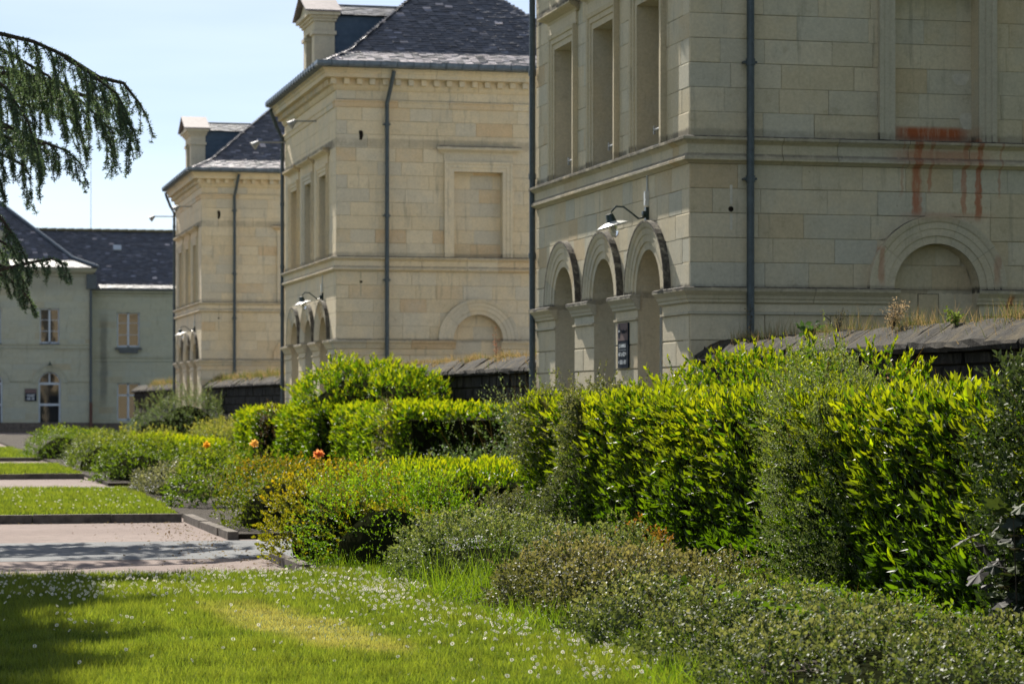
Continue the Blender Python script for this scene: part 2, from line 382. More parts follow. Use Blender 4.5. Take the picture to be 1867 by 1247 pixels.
# op = (type, centre, half width, z bottom, z top or springing)
def strips(u0, u1, z0, z1, ops, n=12):
    br = {u0, u1}
    act = [o for o in ops if o[1]-o[2] < u1 and o[1]+o[2] > u0]
    for o in act:
        for k in ([0, 1] if o[0] == 'rect' else [(1-math.cos(math.pi*i/n))/2 for i in range(n+1)]):
            u = o[1] - o[2] + 2*o[2]*k
            if u0 < u < u1: br.add(u)
    br = sorted(br); out = []
    for a, b in zip(br, br[1:]):
        if b - a < 1e-5: continue
        mid = (a+b)/2; lo = [(z0, z0)]
        cur0, cur1 = z0, z0
        for o in sorted([o for o in act if o[1]-o[2] < mid < o[1]+o[2]], key=lambda o: o[3]):
            zb = o[3]; ta, tb = otop(o, a), otop(o, b)
            if max(ta, tb) <= z0 or zb >= z1: continue
            if zb > max(cur0, cur1): out.append(((a, cur0), (b, cur1), (b, min(zb, z1)), (a, min(zb, z1))))
            cur0, cur1 = min(max(ta, cur0), z1), min(max(tb, cur1), z1)
        if cur0 < z1 - 1e-4 or cur1 < z1 - 1e-4: out.append(((a, cur0), (b, cur1), (b, z1), (a, z1)))
    return out

class Face:
    """a vertical wall face: E = end wall (u along +x, outward -y), F = facade (u along +y, outward -x)"""
    def __init__(s, kind): s.k = kind
    def p(s, u, d, z): return (u, -d, z) if s.k == 'E' else (-d, u, z)

def prism_strip(mb, face, quads, d0, d1):
    for q in quads:
        a = [face.p(u, d0, z) for u, z in q]; b = [face.p(u, d1, z) for u, z in q]
        mb.add(a + b, [(0,1,2,3), (7,6,5,4), (0,4,5,1), (1,5,6,2), (2,6,7,3), (3,7,4,0)])

UB = {}
def unit_block(face, mat, name='stone_block'):
    k = (face.k, mat.name, name)
    if k not in UB:
        mb = MB(); c = .018
        # slightly eased front edges
        x = [(0, 0), (1, 0), (1, 1), (0, 1)]
        xi = [(c, c*1.6), (1-c, c*1.6), (1-c, 1-c*1.6), (c, 1-c*1.6)]
        back = [face.p(u, -.04, z) for u, z in x]; mid = [face.p(u, -.004, z) for u, z in x]; fr = [face.p(u, 0, z) for u, z in xi]
        mb.add(back + mid + fr, [(8,9,10,11), (0,1,5,4), (1,2,6,5), (2,3,7,6), (3,0,4,7), (4,5,9,8), (5,6,10,9), (6,7,11,10), (7,4,8,11)])
        me = mb.mesh(name, mat)
        import bmesh
        bm = bmesh.new(); bm.from_mesh(me); bmesh.ops.recalc_face_normals(bm, faces=bm.faces); bm.to_mesh(me); bm.free()
        UB[k] = me
    return UB[k]

SHARED = {}; KEEP = {}
def lay_blocks(parent, face, u0, u1, courses, ops, mat, r, wid=(.5, 1.05), singles=True, gap=.006, skip=None):
    """courses: list of (z0, z1). whole blocks are single parts; blocks cut by an opening are too"""
    rest = SHARED.get(parent.name) or MB(); k = 0; keep = KEEP.get(parent.name); want = singles
    for ci, (z0, z1) in enumerate(courses):
        u = u0; first = True
        while u < u1 - 1e-3:
            wdt = r.uniform(*wid)
            if first: wdt *= (.5 if ci % 2 else 1.0); first = False
            if u1 - (u + wdt) < .22: wdt = u1 - u
            gw = r.choice((.002, .003, .004, .007)) if gap < .01 else gap; gh = r.choice((.0025, .0035, .005, .009)) if gap < .01 else gap
            a, b = u + gw/2, u + wdt - gw/2; c, d = z0 + gh/2, z1 - gh/2
            ov = [o for o in ops if o[1]-o[2] < b and o[1]+o[2] > a and o[3] < d and (max(otop(o, max(a, o[1]-o[2])), otop(o, min(b, o[1]+o[2])), otop(o, min(max(o[1], a), b))) > c)]
            e = r.uniform(0, .004)
            singles = want and (keep is None or keep(face.k, a, c))
            if not ov:
                if singles:
                    me = unit_block(face, mat)
                    sc = (b-a, 1, d-c) if face.k == 'E' else (1, b-a, d-c)
                    put('stone_block', me, parent, face.p(a, e, c), sc)
                else: prism_strip(rest, face, [((a,c),(b,c),(b,d),(a,d))], -.03, e)
            else:
                q = strips(a, b, c, d, ov)
                area = sum((x[1][0]-x[0][0]) * ((x[3][1]-x[0][1]) + (x[2][1]-x[1][1])) / 2 for x in q)
                if area > .004:
                    if singles and area > .03:
                        mb = MB(); prism_strip(mb, face, q, -.03, e); mb.build('stone_block', mat, parent)
                    else: prism_strip(rest, face, q, -.03, e)
            u += wdt; k += 1
    if rest.v and parent.name not in SHARED:
        o = rest.build('stone_facing', mat, parent); o['kind'] = 'stuff'

def sweep_path(path, prof):
    """horizontal moulding: outward = left of travel; prof = [(out, z)]"""
    rings = []
    for i, (x, y) in enumerate(path):
        def nrm(a, b):
            dx, dy = b[0]-a[0], b[1]-a[1]; l = math.hypot(dx, dy); return (-dy/l, dx/l)
        n1 = nrm(path[i-1], path[i]) if i else nrm(path[0], path[1])
        n2 = nrm(path[i], path[i+1]) if i < len(path)-1 else n1
        k = 1 + n1[0]*n2[0] + n1[1]*n2[1]
        m = ((n1[0]+n2[0])/k, (n1[1]+n2[1])/k)
        rings.append([(x + m[0]*d, y + m[1]*d, z) for d, z in prof])
    return rings

IMPOST = [(-.02, 3.06), (.10, 3.06), (.135, 3.045), (.135, 3.005), (.115, 2.985), (.075, 2.945), (.06, 2.905), (.045, 2.895), (.04, 2.86), (.012, 2.84), (-.02, 2.84)]
FILLET = [(-.02, 2.735), (.035, 2.73), (.035, 2.70), (-.02, 2.695)]
STRING = [(-.02, 5.075), (.10, 5.06), (.135, 5.045), (.135, 5.01), (.10, 4.985), (.065, 4.965), (.05, 4.95), (.05, 4.835), (.085, 4.80), (.105, 4.775), (.105, 4.745), (.05, 4.72), (.02, 4.70), (-.02, 4.70)]
ARCHI = [(-.02, 8.83), (.045, 8.825), (.05, 8.79), (.03, 8.77), (.025, 8.66), (-.02, 8.655)]
CORN = [(-.02, 9.06), (.03, 9.06), (.05, 9.09), (.07, 9.12), (.08, 9.15), (.08, 9.30), (.11, 9.33), (.30, 9.335), (.305, 9.43), (.33, 9.45), (.36, 9.50), (.40, 9.525), (.40, 9.55), (-.02, 9.56)]

def moulding(parent, name, path, prof, mat, piece=.95, gap=.008, r=rnd):
    """split straight runs into stones"""
    for i in range(len(path)-1):
        (xa, ya), (xb, yb) = path[i], path[i+1]
        L = math.hypot(xb-xa, yb-ya); dx, dy = (xb-xa)/L, (yb-ya)/L
        n = max(1, round(L / piece)); cuts = [0] + [L*(k + r.uniform(-.15, .15))/n for k in range(1, n)] + [L]
        for k in range(n):
            a, b = cuts[k], cuts[k+1]
            first_corner = k == 0 and i > 0; last_corner = k == n-1 and i < len(path)-2
            if first_corner: continue          # done together with the previous run
            pts = [(xa+dx*(a + (gap/2 if k or i == 0 and k else 0)), ya+dy*(a + (gap/2 if k else 0)))]
            if last_corner:
                (xc, yc) = path[i+2]; L2 = math.hypot(xc-xb, yc-yb); n2 = max(1, round(L2/piece))
                ex, ey = (xc-xb)/L2, (yc-yb)/L2
                l2 = L2/n2
                pts += [(xb, yb), (xb+ex*(l2-gap/2), yb+ey*(l2-gap/2))]
                path_corner_l[0] = l2
            else: pts.append((xa+dx*(b-gap/2), ya+dy*(b-gap/2)))
            mb = MB(); mb.rings(sweep_path(pts, prof)); mb.build(name, mat, parent)
        if False: pass
path_corner_l = [0]

def moulding2(parent, name, path, prof, mat, piece=.95, gap=.008, r=rnd):
    """same, robust: parametrise the whole polyline, keep corners inside a piece"""
    seg = [math.hypot(b[0]-a[0], b[1]-a[1]) for a, b in zip(path, path[1:])]
    T = [0]
    for s in seg: T.append(T[-1] + s)
    L = T[-1]
    def at(t):
        for i in range(len(seg)):
            if t <= T[i+1] + 1e-9:
                k = (t - T[i]) / seg[i]; a, b = path[i], path[i+1]
                return (a[0] + (b[0]-a[0])*k, a[1] + (b[1]-a[1])*k)
        return path[-1]
    n = max(1, round(L / piece)); cuts = [0] + [L*(k + r.uniform(-.15, .15))/n for k in range(1, n)] + [L]
    for i in range(1, len(cuts)-1):
        for c in T[1:-1]:
            if abs(cuts[i] - c) < .3: cuts[i] = c + .35
    for a, b in zip(cuts, cuts[1:]):
        a2 = a + (gap/2 if a > 0 else 0); b2 = b - (gap/2 if b < L else 0)
        pts = [at(a2)] + [path[i] for i in range(1, len(path)-1) if a2 < T[i] < b2] + [at(b2)]
        mb = MB(); mb.rings(sweep_path(pts, prof)); mb.build(name, mat, parent)

def archivolt(parent, face, c, zs, ri, ro, mat, n=9, seg=6, rim=False):
    w_ = ro - ri
    prof = [(ri, -.02), (ri, .03), (ri+.26*w_, .032), (ri+.28*w_, .05), (ri+.52*w_, .052), (ri+.54*w_, .062), (ri+.74*w_, .064), (ri+.80*w_, .080), (ri+.95*w_, .095), (ro, .095), (ro, -.02)]
    for k in range(n):
        a0, a1 = math.pi*k/n + (.002 if k else 0), math.pi*(k+1)/n - (.002 if k < n-1 else 0)
        rings = []
        for s_ in range(seg+1):
            t = a0 + (a1-a0)*s_/seg
            rings.append([face.p(c + r_*math.cos(t), d, zs + r_*math.sin(t)) for r_, d in prof])
        mb = MB(); mb.rings(rings); mb.build('voussoir', mat, parent)
    if rim:
        mb = MB(); pr = [(ro-.035, .07), (ro-.02, .100), (ro+.008, .100), (ro+.008, -.01), (ro-.03, -.01)]
        mb.rings([[face.p(c + r_*math.cos(math.pi*k/28), d, zs + r_*math.sin(math.pi*k/28)) for r_, d in pr] for k in range(29)]); mb.build('weathered_rim', M['lichen'], parent)

def surround(parent, face, c, hw, zb, zt, mat, w_=.24):
    prof = [(0, -.02), (0, .035), (.09, .035), (.095, .055), (.17, .055), (.18, .075), (w_, .085), (w_, -.02)]
    st = [(c-hw, zb, -1, 0), (c-hw, zt, -1, 1), (c+hw, zt, 1, 1), (c+hw, zb, 1, 0)]
    rings = [[face.p(u + sx*o, d, z + sz*o) for o, d in prof] for u, z, sx, sz in st]
    mb = MB(); mb.rings(rings); mb.build('window_surround', mat, parent)

def hood(parent, face, c, zb, mat, hw=.86):
    # frieze and projecting cap
    mb = MB(); prism_strip(mb, face, [((c-hw+.04, zb), (c+hw-.04, zb), (c+hw-.04, zb+.19), (c-hw+.04, zb+.19))], -.02, .04)
    mb.build('frieze', mat, parent)
    prof = [(-.02, 0), (.045, 0), (.06, .03), (.12, .06), (.16, .075), (.20, .10), (.20, .155), (.17, .175), (-.02, .20)]
    z0 = zb + .19
    if face.k == 'E': path = [(c+hw, .0), (c+hw, -.001), (c-hw, -.001), (c-hw, .0)]
    else: path = [(.0, c-hw), (-.001, c-hw), (-.001, c+hw), (.0, c+hw)]
    # simple: front run with overhanging ends
    rings = []
    for u, s_ in ((c-hw, -1), (c+hw, 1)):
        rings.append([face.p(u + s_*max(d, 0)*.8, d, z0 + z) for d, z in prof])
    mb = MB(); mb.rings(rings); mb.build('hood_ledge', mat, parent)

def reveal(mb, face, op, d0, d1, n=14, sill=True):
    t, c, hw, zb, zt = op
    if t == 'rect': pts = [(c-hw, zb), (c-hw, zt), (c+hw, zt), (c+hw, zb)]
    else: pts = [(c-hw, zb)] + [(c - hw*math.cos(math.pi*k/n), zt + hw*math.sin(math.pi*k/n)) for k in range(n+1)] + [(c+hw, zb)]
    if sill: pts.append(pts[0])
    a = [face.p(u, d0, z) for u, z in pts]; b = [face.p(u, d1, z) for u, z in pts]
    m = len(pts); mb.add(a + b, [(i, i+1, i+1+m, i+m) for i in range(m-1)])
    poly = pts[:-1] if sill else pts
    return poly

def back_panel(mb, face, op, d, n=14):
    t, c, hw, zb, zt = op
    if t == 'rect': pts = [(c-hw, zb), (c-hw, zt), (c+hw, zt), (c+hw, zb)]
    else: pts = [(c-hw, zb)] + [(c - hw*math.cos(math.pi*k/n), zt + hw*math.sin(math.pi*k/n)) for k in range(n+1)] + [(c+hw, zb)]
    mb.add([face.p(u, d, z) for u, z in pts], [tuple(range(len(pts)))])

def slates(mb_cols, A, e, s, n, L, H, il, ir, r, ex=.10, wd=.2, pale=.02):
    """rows of overlapping slates on a sloping plane"""
    V, F, C = mb_cols
    A, e, s, n = Vector(A), Vector(e), Vector(s), Vector(n)
    t = 0; row = 0
    while t < H:
        a, b = il*t, L - ir*t; u = a - (wd/2 if row % 2 else 0)
        while u < b:
            u0, u1 = max(u, a), min(u + wd - .006, b)
            if u1 - u0 > .03:
                tb = t + r.uniform(-.006, .006); tt = t + ex*1.5
                k = r.uniform(.006, .020); tl = r.uniform(-.007, .007)
                i = len(V)
                P = [A + e*u0 + s*tb + n*(k+tl), A + e*u1 + s*tb + n*(k-tl), A + e*u1 + s*tt + n*.002, A + e*u0 + s*tt + n*.002,
                     A + e*u0 + s*tb, A + e*u1 + s*tb]
                V += [tuple(p) for p in P]; F += [(i, i+1, i+2, i+3), (i+4, i+5, i+1, i)]
                g = r.uniform(.6, 1.35); w_ = r.random()
                c = (.035*g, .043*g, .060*g) if w_ < .78 else (.07*g, .075*g, .09*g)
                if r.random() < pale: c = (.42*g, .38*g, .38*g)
                elif r.random() < .05: c = (.15*g, .16*g, .20*g)
                C += [c] * 6
            u += wd
        t += ex; row += 1

def col_mesh(name, V, F, C, mat, parent=None, kind=None):
    me = bpy.data.meshes.new(name); me.from_pydata(V, [], F); me.update()
    at = me.color_attributes.new('Col', 'FLOAT_COLOR', 'POINT')
    arr = np.ones((len(V), 4), dtype=np.float32); arr[:, :3] = np.array(C, dtype=np.float32)
    at.data.foreach_set('color', arr.ravel()); me.materials.append(mat)
    o = put(name, me, parent)
    if kind: o['kind'] = kind
    return o

def pavilion(Y0, label, mat, seed, pipe_x, roof_detail=True, name='stone_pavilion'):
    r = random.Random(seed)
    W, D = 7.0, 8.5
    root = empty(name, (10.2, Y0, 0)); tag(root, label, 'building', 'matching stone pavilions in a row')
    SHARED[root.name] = MB()
    KEEP[root.name] = {11: lambda k, u, z: 1.7 < z < 7.4 and u < 8 and (k == 'F' or u < 5.2), 12: lambda k, u, z: k == 'E' and u < 5.0 and z > 1.6, 13: lambda k, u, z: k == 'E' and u < 4.2 and z > .6}[seed]
    E_, F_ = Face('E'), Face('F')
    led = M['ledge'] if mat is M['stone_near'] else mat
    yc = (1.88, 4.25, 6.62); HW = .60
    # core walls with openings
    opsF = [('arch', c, HW, -.1, 3.06) for c in yc] + [('rect', c, .55, 5.07, 7.15) for c in yc]
    opsE = [('arch', 3.5, .62, -.1, 3.06), ('rect', 3.5, .61, 5.07, 7.15)]
    core = MB()
    big = lambda ops: [(o[0], o[1], o[2]+.03, o[3], o[4]+(.03 if o[0] == 'rect' else 0)) for o in ops]
    prism_strip(core, E_, strips(.0, W, 0, 9.3, big(opsE)), -.30, -.028)
    prism_strip(core, F_, strips(.30, D, 0, 9.3, big(opsF)), -.30, -.028); core.box((.31, .31, 9.2), (W-.31, D-.31, 9.3))
    core.build('wall', M['mortar'], root)
    mb = MB(); mb.box((.03, D-.3, 0), (W, D-.0, 9.3)); mb.build('back_wall', mat, root)
    mb = MB(); mb.box((W-.3, .3, 0), (W-.0, D-.3, 9.3)); mb.build('side_wall', mat, root)
    # reveals
    for o in opsF:
        jamb = MB(); reveal(jamb, F_, (o[0], o[1], o[2]-.001, o[3], o[4]-.001), .004, -.42); jamb.build('reveal', mat, root)
    for o in opsE:
        jamb = MB(); reveal(jamb, E_, (o[0], o[1], o[2]-.001, o[3], o[4]-.001), .004, -.26); back_panel(jamb, E_, o, -.262); jamb.build('reveal', mat, root)
    # infill stones in the blind openings
    for o, d in ((opsE[0], -.235), (opsE[1], -.235)):
        sub = empty_part('blind_infill', root)
        zt = o[4] + (o[2] if o[0] == 'arch' else 0)
        z = o[3] if o[0] == 'rect' else 1.0
        h = .335
        if o[0] == 'arch': z = 3.06 - 6*h
        while z < zt:
            z1 = min(z + h, zt); u = o[1]-o[2]; first = r.random() < .5
            while u < o[1]+o[2]-.01:
                wd_ = min(r.uniform(.45, .75), o[1]+o[2]-u)
                if o[1]+o[2]-u-wd_ < .15: wd_ = o[1]+o[2]-u
                a, b = u+.001, u+wd_-.001
                q = []
                if o[0] == 'rect': q = [((a, z+.003), (b, z+.003), (b, z1-.003), (a, z1-.003))]
                else:
                    N = 6
                    for k in range(N):
                        ua, ub = a+(b-a)*k/N, a+(b-a)*(k+1)/N
                        ta, tb = min(z1-.003, otop(('arch', o[1], o[2], 0, 3.06), ua)), min(z1-.003, otop(('arch', o[1], o[2], 0, 3.06), ub))
                        if ta > z+.004 and tb > z+.004: q.append(((ua, z+.003), (ub, z+.003), (ub, tb), (ua, ta)))
                if q:
                    mb = MB(); prism_strip(mb, E_, q, d-.02, d + r.uniform(0, .003)); mb.build('stone_block', mat, sub)
                u += wd_
            z = z1
    # doors behind the arches, windows above
    for c in yc:
        dr = empty_part('door', root)
        mb = MB()
        for a, b, z0, z1 in ((c-HW, c-HW+.08, 0, 3.0), (c+HW-.08, c+HW, 0, 3.0), (c-.04, c+.04, 0, 3.0), (c-HW+.08, c+HW-.08, 2.35, 2.43), (c-HW+.08, c+HW-.08, 0, .5)):
            prism_strip(mb, F_, [((a, z0), (b, z0), (b, z1), (a, z1))], -.38, -.32)
        mb.build('door_frame', M['whitebar'], dr)
        mb = MB(); back_panel(mb, F_, ('arch', c, HW-.001, -.1, 3.06), -.36); mb.build('pane', M['glass'], dr)
        wn = empty_part('window', root)
        mb = MB()
        for a, b, z0, z1 in ((c-.55, c-.49, 5.08, 7.15), (c+.49, c+.55, 5.08, 7.15), (c-.03, c+.03, 5.08, 7.15), (c-.49, c+.49, 5.08, 5.15), (c-.49, c+.49, 6.5, 6.56), (c-.49, c+.49, 7.08, 7.15)):
            prism_strip(mb, F_, [((a, z0), (b, z0), (b, z1), (a, z1))], -.40, -.36)
        mb.build('window_frame', M['whitebar'], wn)
        mb = MB(); back_panel(mb, F_, ('rect', c, .549, 5.08, 7.149), -.385); mb.build('pane', M['glass'], wn)
        mb = MB(); mb.tube([(.06, c-.54, 5.33), (.06, c-.02, 5.33)], .018, 6); mb.box((.045, c-.03, 5.27), (.075, c-.01, 5.39)); mb.build('rail_bar', M['steel'], wn)
        mb = MB(); prism_strip(mb, F_, [((c-.6, 5.068), (c+.6, 5.068), (c+.6, 5.088), (c-.6, 5.088))], -.35, .03); mb.build('window_sill', M['zinc'], wn)
    # stone courses
    zoneA = [(2.70 - .35*(k+1), 2.70 - .35*k) for k in range(7)] + [(0.0, .25)]
    low = [('rect', c, HW, -1, 9) for c in yc]
    us = [0] + [v for c in yc for v in (c-HW, c+HW)] + [D]
    for a, b in zip(us[::2], us[1::2]):
        lay_blocks(root, F_, max(a, .032), b, zoneA, [], mat, r, wid=(1.1, 1.3), gap=.016)
        pa, pb = (a - (.0 if a > 0 else 0), b)
    lay_blocks(root, E_, 0, 2.88, zoneA, [], mat, r, wid=(.7, 1.3), gap=.012)
    lay_blocks(root, E_, 4.12, W, zoneA, [], mat, r, wid=(.7, 1.3), gap=.012)
    # strip behind the impost
    for a, b in zip(us[::2], us[1::2]):
        mb = MB(); prism_strip(mb, F_, [((max(a, .031), 2.70), (b, 2.70), (b, 3.06), (max(a, .031), 3.06))], -.03, 0.001); mb.build('impost_band', mat, root)
    for a, b in ((0, 2.88), (4.12, W)):
        mb = MB(); prism_strip(mb, E_, [((a, 2.70), (b, 2.70), (b, 3.06), (a, 3.06))], -.03, 0.001); mb.build('impost_band', mat, root)
    zoneB = [(3.06 + .328*k, 3.06 + .328*(k+1)) for k in range(5)]
    ringsF = [('arch', c, .97, 2.9, 3.06) for c in yc]
    lay_blocks(root, F_, .032, D, zoneB, ringsF, mat, r, wid=(.42, .8))
    lay_blocks(root, E_, 0, W, zoneB, [('arch', 3.5, .97, 2.9, 3.06)], mat, r)
    zoneC = [(5.06 + .3273*k, 5.06 + .3273*(k+1)) for k in range(11)]
    lay_blocks(root, F_, .032, D, zoneC, [('rect', c, .72, 5.0, 7.32) for c in yc], mat, r, wid=(.42, .8))
    lay_blocks(root, E_, 0, W, zoneC, [('rect', 3.5, .78, 5.0, 7.32)], mat, r)
    zoneD = [(8.66, 8.84), (8.84, 9.1)]
    lay_blocks(root, F_, .032, D, zoneD, [], mat, r, wid=(.8, 1.4)); lay_blocks(root, E_, 0, W, zoneD, [], mat, r, wid=(.8, 1.4))
    o = SHARED[root.name].build('stone_facing', mat, root); o['kind'] = 'stuff'
    # mouldings
    moulding2(root, 'impost_ledge', [(2.93, 0), (0, 0), (0, yc[0]-HW+.05)], IMPOST, led, r=r)
    moulding2(root, 'impost_ledge', [(W, 0), (4.07, 0)], IMPOST, led, r=r)
    for a, b in ((yc[0]+HW, yc[1]-HW), (yc[1]+HW, yc[2]-HW), (yc[2]+HW, D)):
        moulding2(root, 'impost_ledge', [(0, a-.05), (0, b+(.05 if b < D else 0))], IMPOST, led, piece=2, r=r)
    moulding2(root, 'fillet_band', [(2.88, 0), (0, 0), (0, yc[0]-HW+.01)], FILLET, led, piece=1.6, r=r)
    moulding2(root, 'fillet_band', [(W, 0), (4.12, 0)], FILLET, led, piece=1.6, r=r)
    for a, b in ((yc[0]+HW, yc[1]-HW), (yc[1]+HW, yc[2]-HW), (yc[2]+HW, D)):
        moulding2(root, 'fillet_band', [(0, a-.012), (0, b+.012)], FILLET, led, piece=2, r=r)
    moulding2(root, 'string_course', [(W, 0), (0, 0), (0, D)], STRING, led, r=r)
    moulding2(root, 'architrave_band', [(W, 0), (0, 0), (0, D)], ARCHI, led, piece=1.4, r=r)
    moulding2(root, 'cornice', [(W+.4, D), (W, D), (W, 0), (0, 0), (0, D), (.4, D)][1:5], CORN, led, piece=1.2, r=r)
    dm = MB(); dm.box((-.065, -.20, 9.185), (.065, -.07, 9.325)); dme = dm.mesh('dentil', led)
    dm = MB(); dm.box((-.20, -.065, 9.185), (-.07, .065, 9.325)); dmf = dm.mesh('dentil', led)
    for k in range(23): put('dentil', dme, root, (-.09 + .315*k, 0, 0))
    for k in range(27): put('dentil', dmf, root, (0, .16 + .315*k, 0))
    for c in yc:
        archivolt(root, F_, c, 3.06, HW, 1.0, led, n=7, rim=True)
        surround(root, F_, c, .55, 5.07, 7.15, led); hood(root, F_, c, 7.39, led)
    archivolt(root, E_, 3.5, 3.06, .62, 1.0, led, n=5, seg=9)
    surround(root, E_, 3.5, .61, 5.07, 7.15, led); hood(root, E_, 3.5, 7.39, led, hw=.90)
    # pipes
    mb = MB()
    y = -.13
    mb.tube([(pipe_x + .12, -.42, 9.50), (pipe_x + .10, -.40, 9.38), (pipe_x+.06, -.26, 9.1), (pipe_x, y, 8.75), (pipe_x, y, 8.4), (pipe_x, y, .1)], .052, 10)
    for z in (8.2, 6.0, 4.45, 2.1, .6):
        mb.tube([(pipe_x, y, z), (pipe_x, y, z+.09)], .064, 10); mb.box((pipe_x-.09, y-.01, z+.03), (pipe_x+.09, y+.1, z+.06))
    mb.build('downpipe', M['pipe'], root, smooth=True)
    mb = MB()
    mb.tube([(-.42, D-.25, 9.50), (-.40, D-.22, 9.4), (-.22, D-.08, 9.0), (-.075, D-.03, 8.75), (-.075, D-.03, 8.4), (-.075, D-.03, .1)], .052, 10)
    for z in (8.2, 6.9, 5.2, 3.9, 2.1, .6):
        mb.tube([(-.075, D-.03, z), (-.075, D-.03, z+.09)], .064, 10)
    mb.build('downpipe', M['pipe'], root, smooth=True)
    # gutter
    gp = [(.40, 9.555), (.52, 9.57), (.545, 9.62), (.545, 9.70), (.53, 9.70), (.40, 9.67)]
    mb = MB(); mb.rings(sweep_path([(W, D), (W, 0), (0, 0), (0, D)], gp)); mb.build('gutter', M['zinc'], root)
    mb = MB()
    for k in range(19): mb.box((-.2+.4*k-.012, -.556, 9.56), (-.2+.4*k+.012, -.40, 9.712))
    for k in range(21): mb.box((-.556, .1+.4*k-.012, 9.56), (-.40, .1+.4*k+.012, 9.712))
    mb.build('gutter_strap', M['pipe'], root)
    # roof
    e = .45; k1 = .85; zr0 = 9.64; zk = zr0 + k1*.50; half = W/2 + e - k1; zt = zk + half*.86
    def ring(o, z): return [(-e+o, -e+o, z), (W+e-o, -e+o, z), (W+e-o, D+e-o, z), (-e+o, D+e-o, z)]
    rf = empty_part('roof', root)
    mb = MB(); a, b = ring(0, zr0), ring(k1, zk)
    ridge = [(W/2, -e+k1+half, zt), (W/2, D+e-k1-half, zt)]
    mb.add(a + b + ridge, [(0,1,5,4), (1,2,6,5), (2,3,7,6), (3,0,4,7), (4,5,8), (5,6,9,8), (6,7,9), (7,4,8,9), (0,3,2,1)])
    mb.build('roof_deck', M['slate_plain'], rf)
    V, F, C = [], [], []
    if roof_detail:
        s1 = Vector((0, 1, .50)); l1 = s1.length * k1; s1n = s1.normalized(); c1 = k1/l1
        slates((V, F, C), (-e, -e, zr0+.004), (1, 0, 0), s1n, Vector((0, -.50, 1)).normalized(), W+2*e, l1, c1, c1, r, pale=.55)  # eaves strips get many more pale slates, painting in their sun glitter
        s2 = Vector((0, 1, .86)); l2 = s2.length * half; c2 = half/l2
        slates((V, F, C), (-e+k1, -e+k1, zk+.004), (1, 0, 0), s2.normalized(), Vector((0, -.86, 1)).normalized(), W+2*e-2*k1, l2, c2, c2, r)
        s1 = Vector((1, 0, .50)).normalized()
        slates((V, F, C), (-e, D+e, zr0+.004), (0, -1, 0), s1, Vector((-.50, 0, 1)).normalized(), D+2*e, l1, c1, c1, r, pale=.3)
        s2 = Vector((1, 0, .86)).normalized()
        slates((V, F, C), (-e+k1, D+e-k1, zk+.004), (0, -1, 0), s2, Vector((-.86, 0, 1)).normalized(), D+2*e-2*k1, l2, c2, c2, r)
        col_mesh('slate_covering', V, F, C, M['slate'], rf, 'stuff')
        # dormer over the middle of the facade
        dm_ = empty_part('dormer', root)
        y0, y1 = 3.35, 5.15; ym = 4.25
        mb = MB()
        mb.box((.0, y0, 9.62), (.52, y0+.42, 11.0)); mb.box((.0, y1-.42, 9.62), (.52, y1, 11.0)); mb.box((-.003, y0-.003, 11.0), (.523, y1+.003, 11.2)); mb.box((.01, y0+.42, 9.62), (.51, y1-.42, 10.0))
        mb.box((-.05, y0-.05, 10.86), (.56, y0+.46, 10.95)); mb.box((-.05, y1-.46, 10.86), (.56, y1+.05, 10.95))
        for dd, z0, z1 in ((.05, 11.2, 11.27), (.10, 11.27, 11.34), (.18, 11.34, 11.44)):
            mb.box((-dd, y0-dd, z0), (.53+dd*.6, y1+dd, z1-.002))
        mb.add([(-.1, y0-.1, 11.44), (-.1, y1+.1, 11.44), (-.1, ym, 11.84), (.55, y0-.1, 11.44), (.55, y1+.1, 11.44), (.55, ym, 11.84)], [(0,1,2), (3,5,4), (0,2,5,3), (1,4,5,2), (0,3,4,1)])
        mb.build('dormer_front', mat, dm_)
        mb = MB()
        for s_ in (1, -1):
            yo = ym - s_*(1.12); 
            mb.add([(-.26, yo, 11.42), (.66, yo, 11.42), (.66, ym, 11.93), (-.26, ym, 11.93), (-.26, yo, 11.46), (.66, yo, 11.46), (.66, ym, 11.97), (-.26, ym, 11.97)],
                   [(0,1,2,3), (4,5,6,7), (0,1,5,4), (1,2,6,5), (2,3,7,6), (3,0,4,7)])
        mb.build('pediment_cover', M['zinc_roof'], dm_)
        mb = MB(); mb.box((.52, y0+.06, 9.7), (2.7, y1-.06, 11.38)); mb.build('dormer_cheek', M['cheek'], dm_)
        mb = MB(); mb.add([(.6, y0-.04, 11.36), (.6, y1+.04, 11.36), (.6, ym, 11.72), (3.1, y0-.04, 11.36), (3.1, y1+.04, 11.36), (3.1, ym, 11.72)], [(0,1,2), (3,5,4), (0,2,5,3), (1,4,5,2), (0,3,4,1)])
        mb.build('dormer_roof_deck', M['slate_plain'], dm_)
        V, F, C = [], [], []
        up = Vector((0, ym-y0+.04, .36)); slates((V, F, C), (.6, y0-.06, 11.37), (1, 0, 0), up.normalized(), Vector((0, -.36, .94)).normalized(), 2.5, up.length, 0, 0, r)
        col_mesh('dormer_slates', V, F, C, M['slate'], dm_, 'stuff')
        mb = MB(); mb.tube([(.6, ym, 11.74), (3.2, ym, 11.74)], .045, 8); mb.build('ridge_roll', M['zinc'], dm_)
        mb = MB(); back_panel(mb, F_, ('rect', ym, .5, 10.0, 11.0), -.3); mb.build('dormer_window', M['glass'], dm_)
    return root

def empty_part(name, parent):
    o = empty(name); o.parent = parent; return o

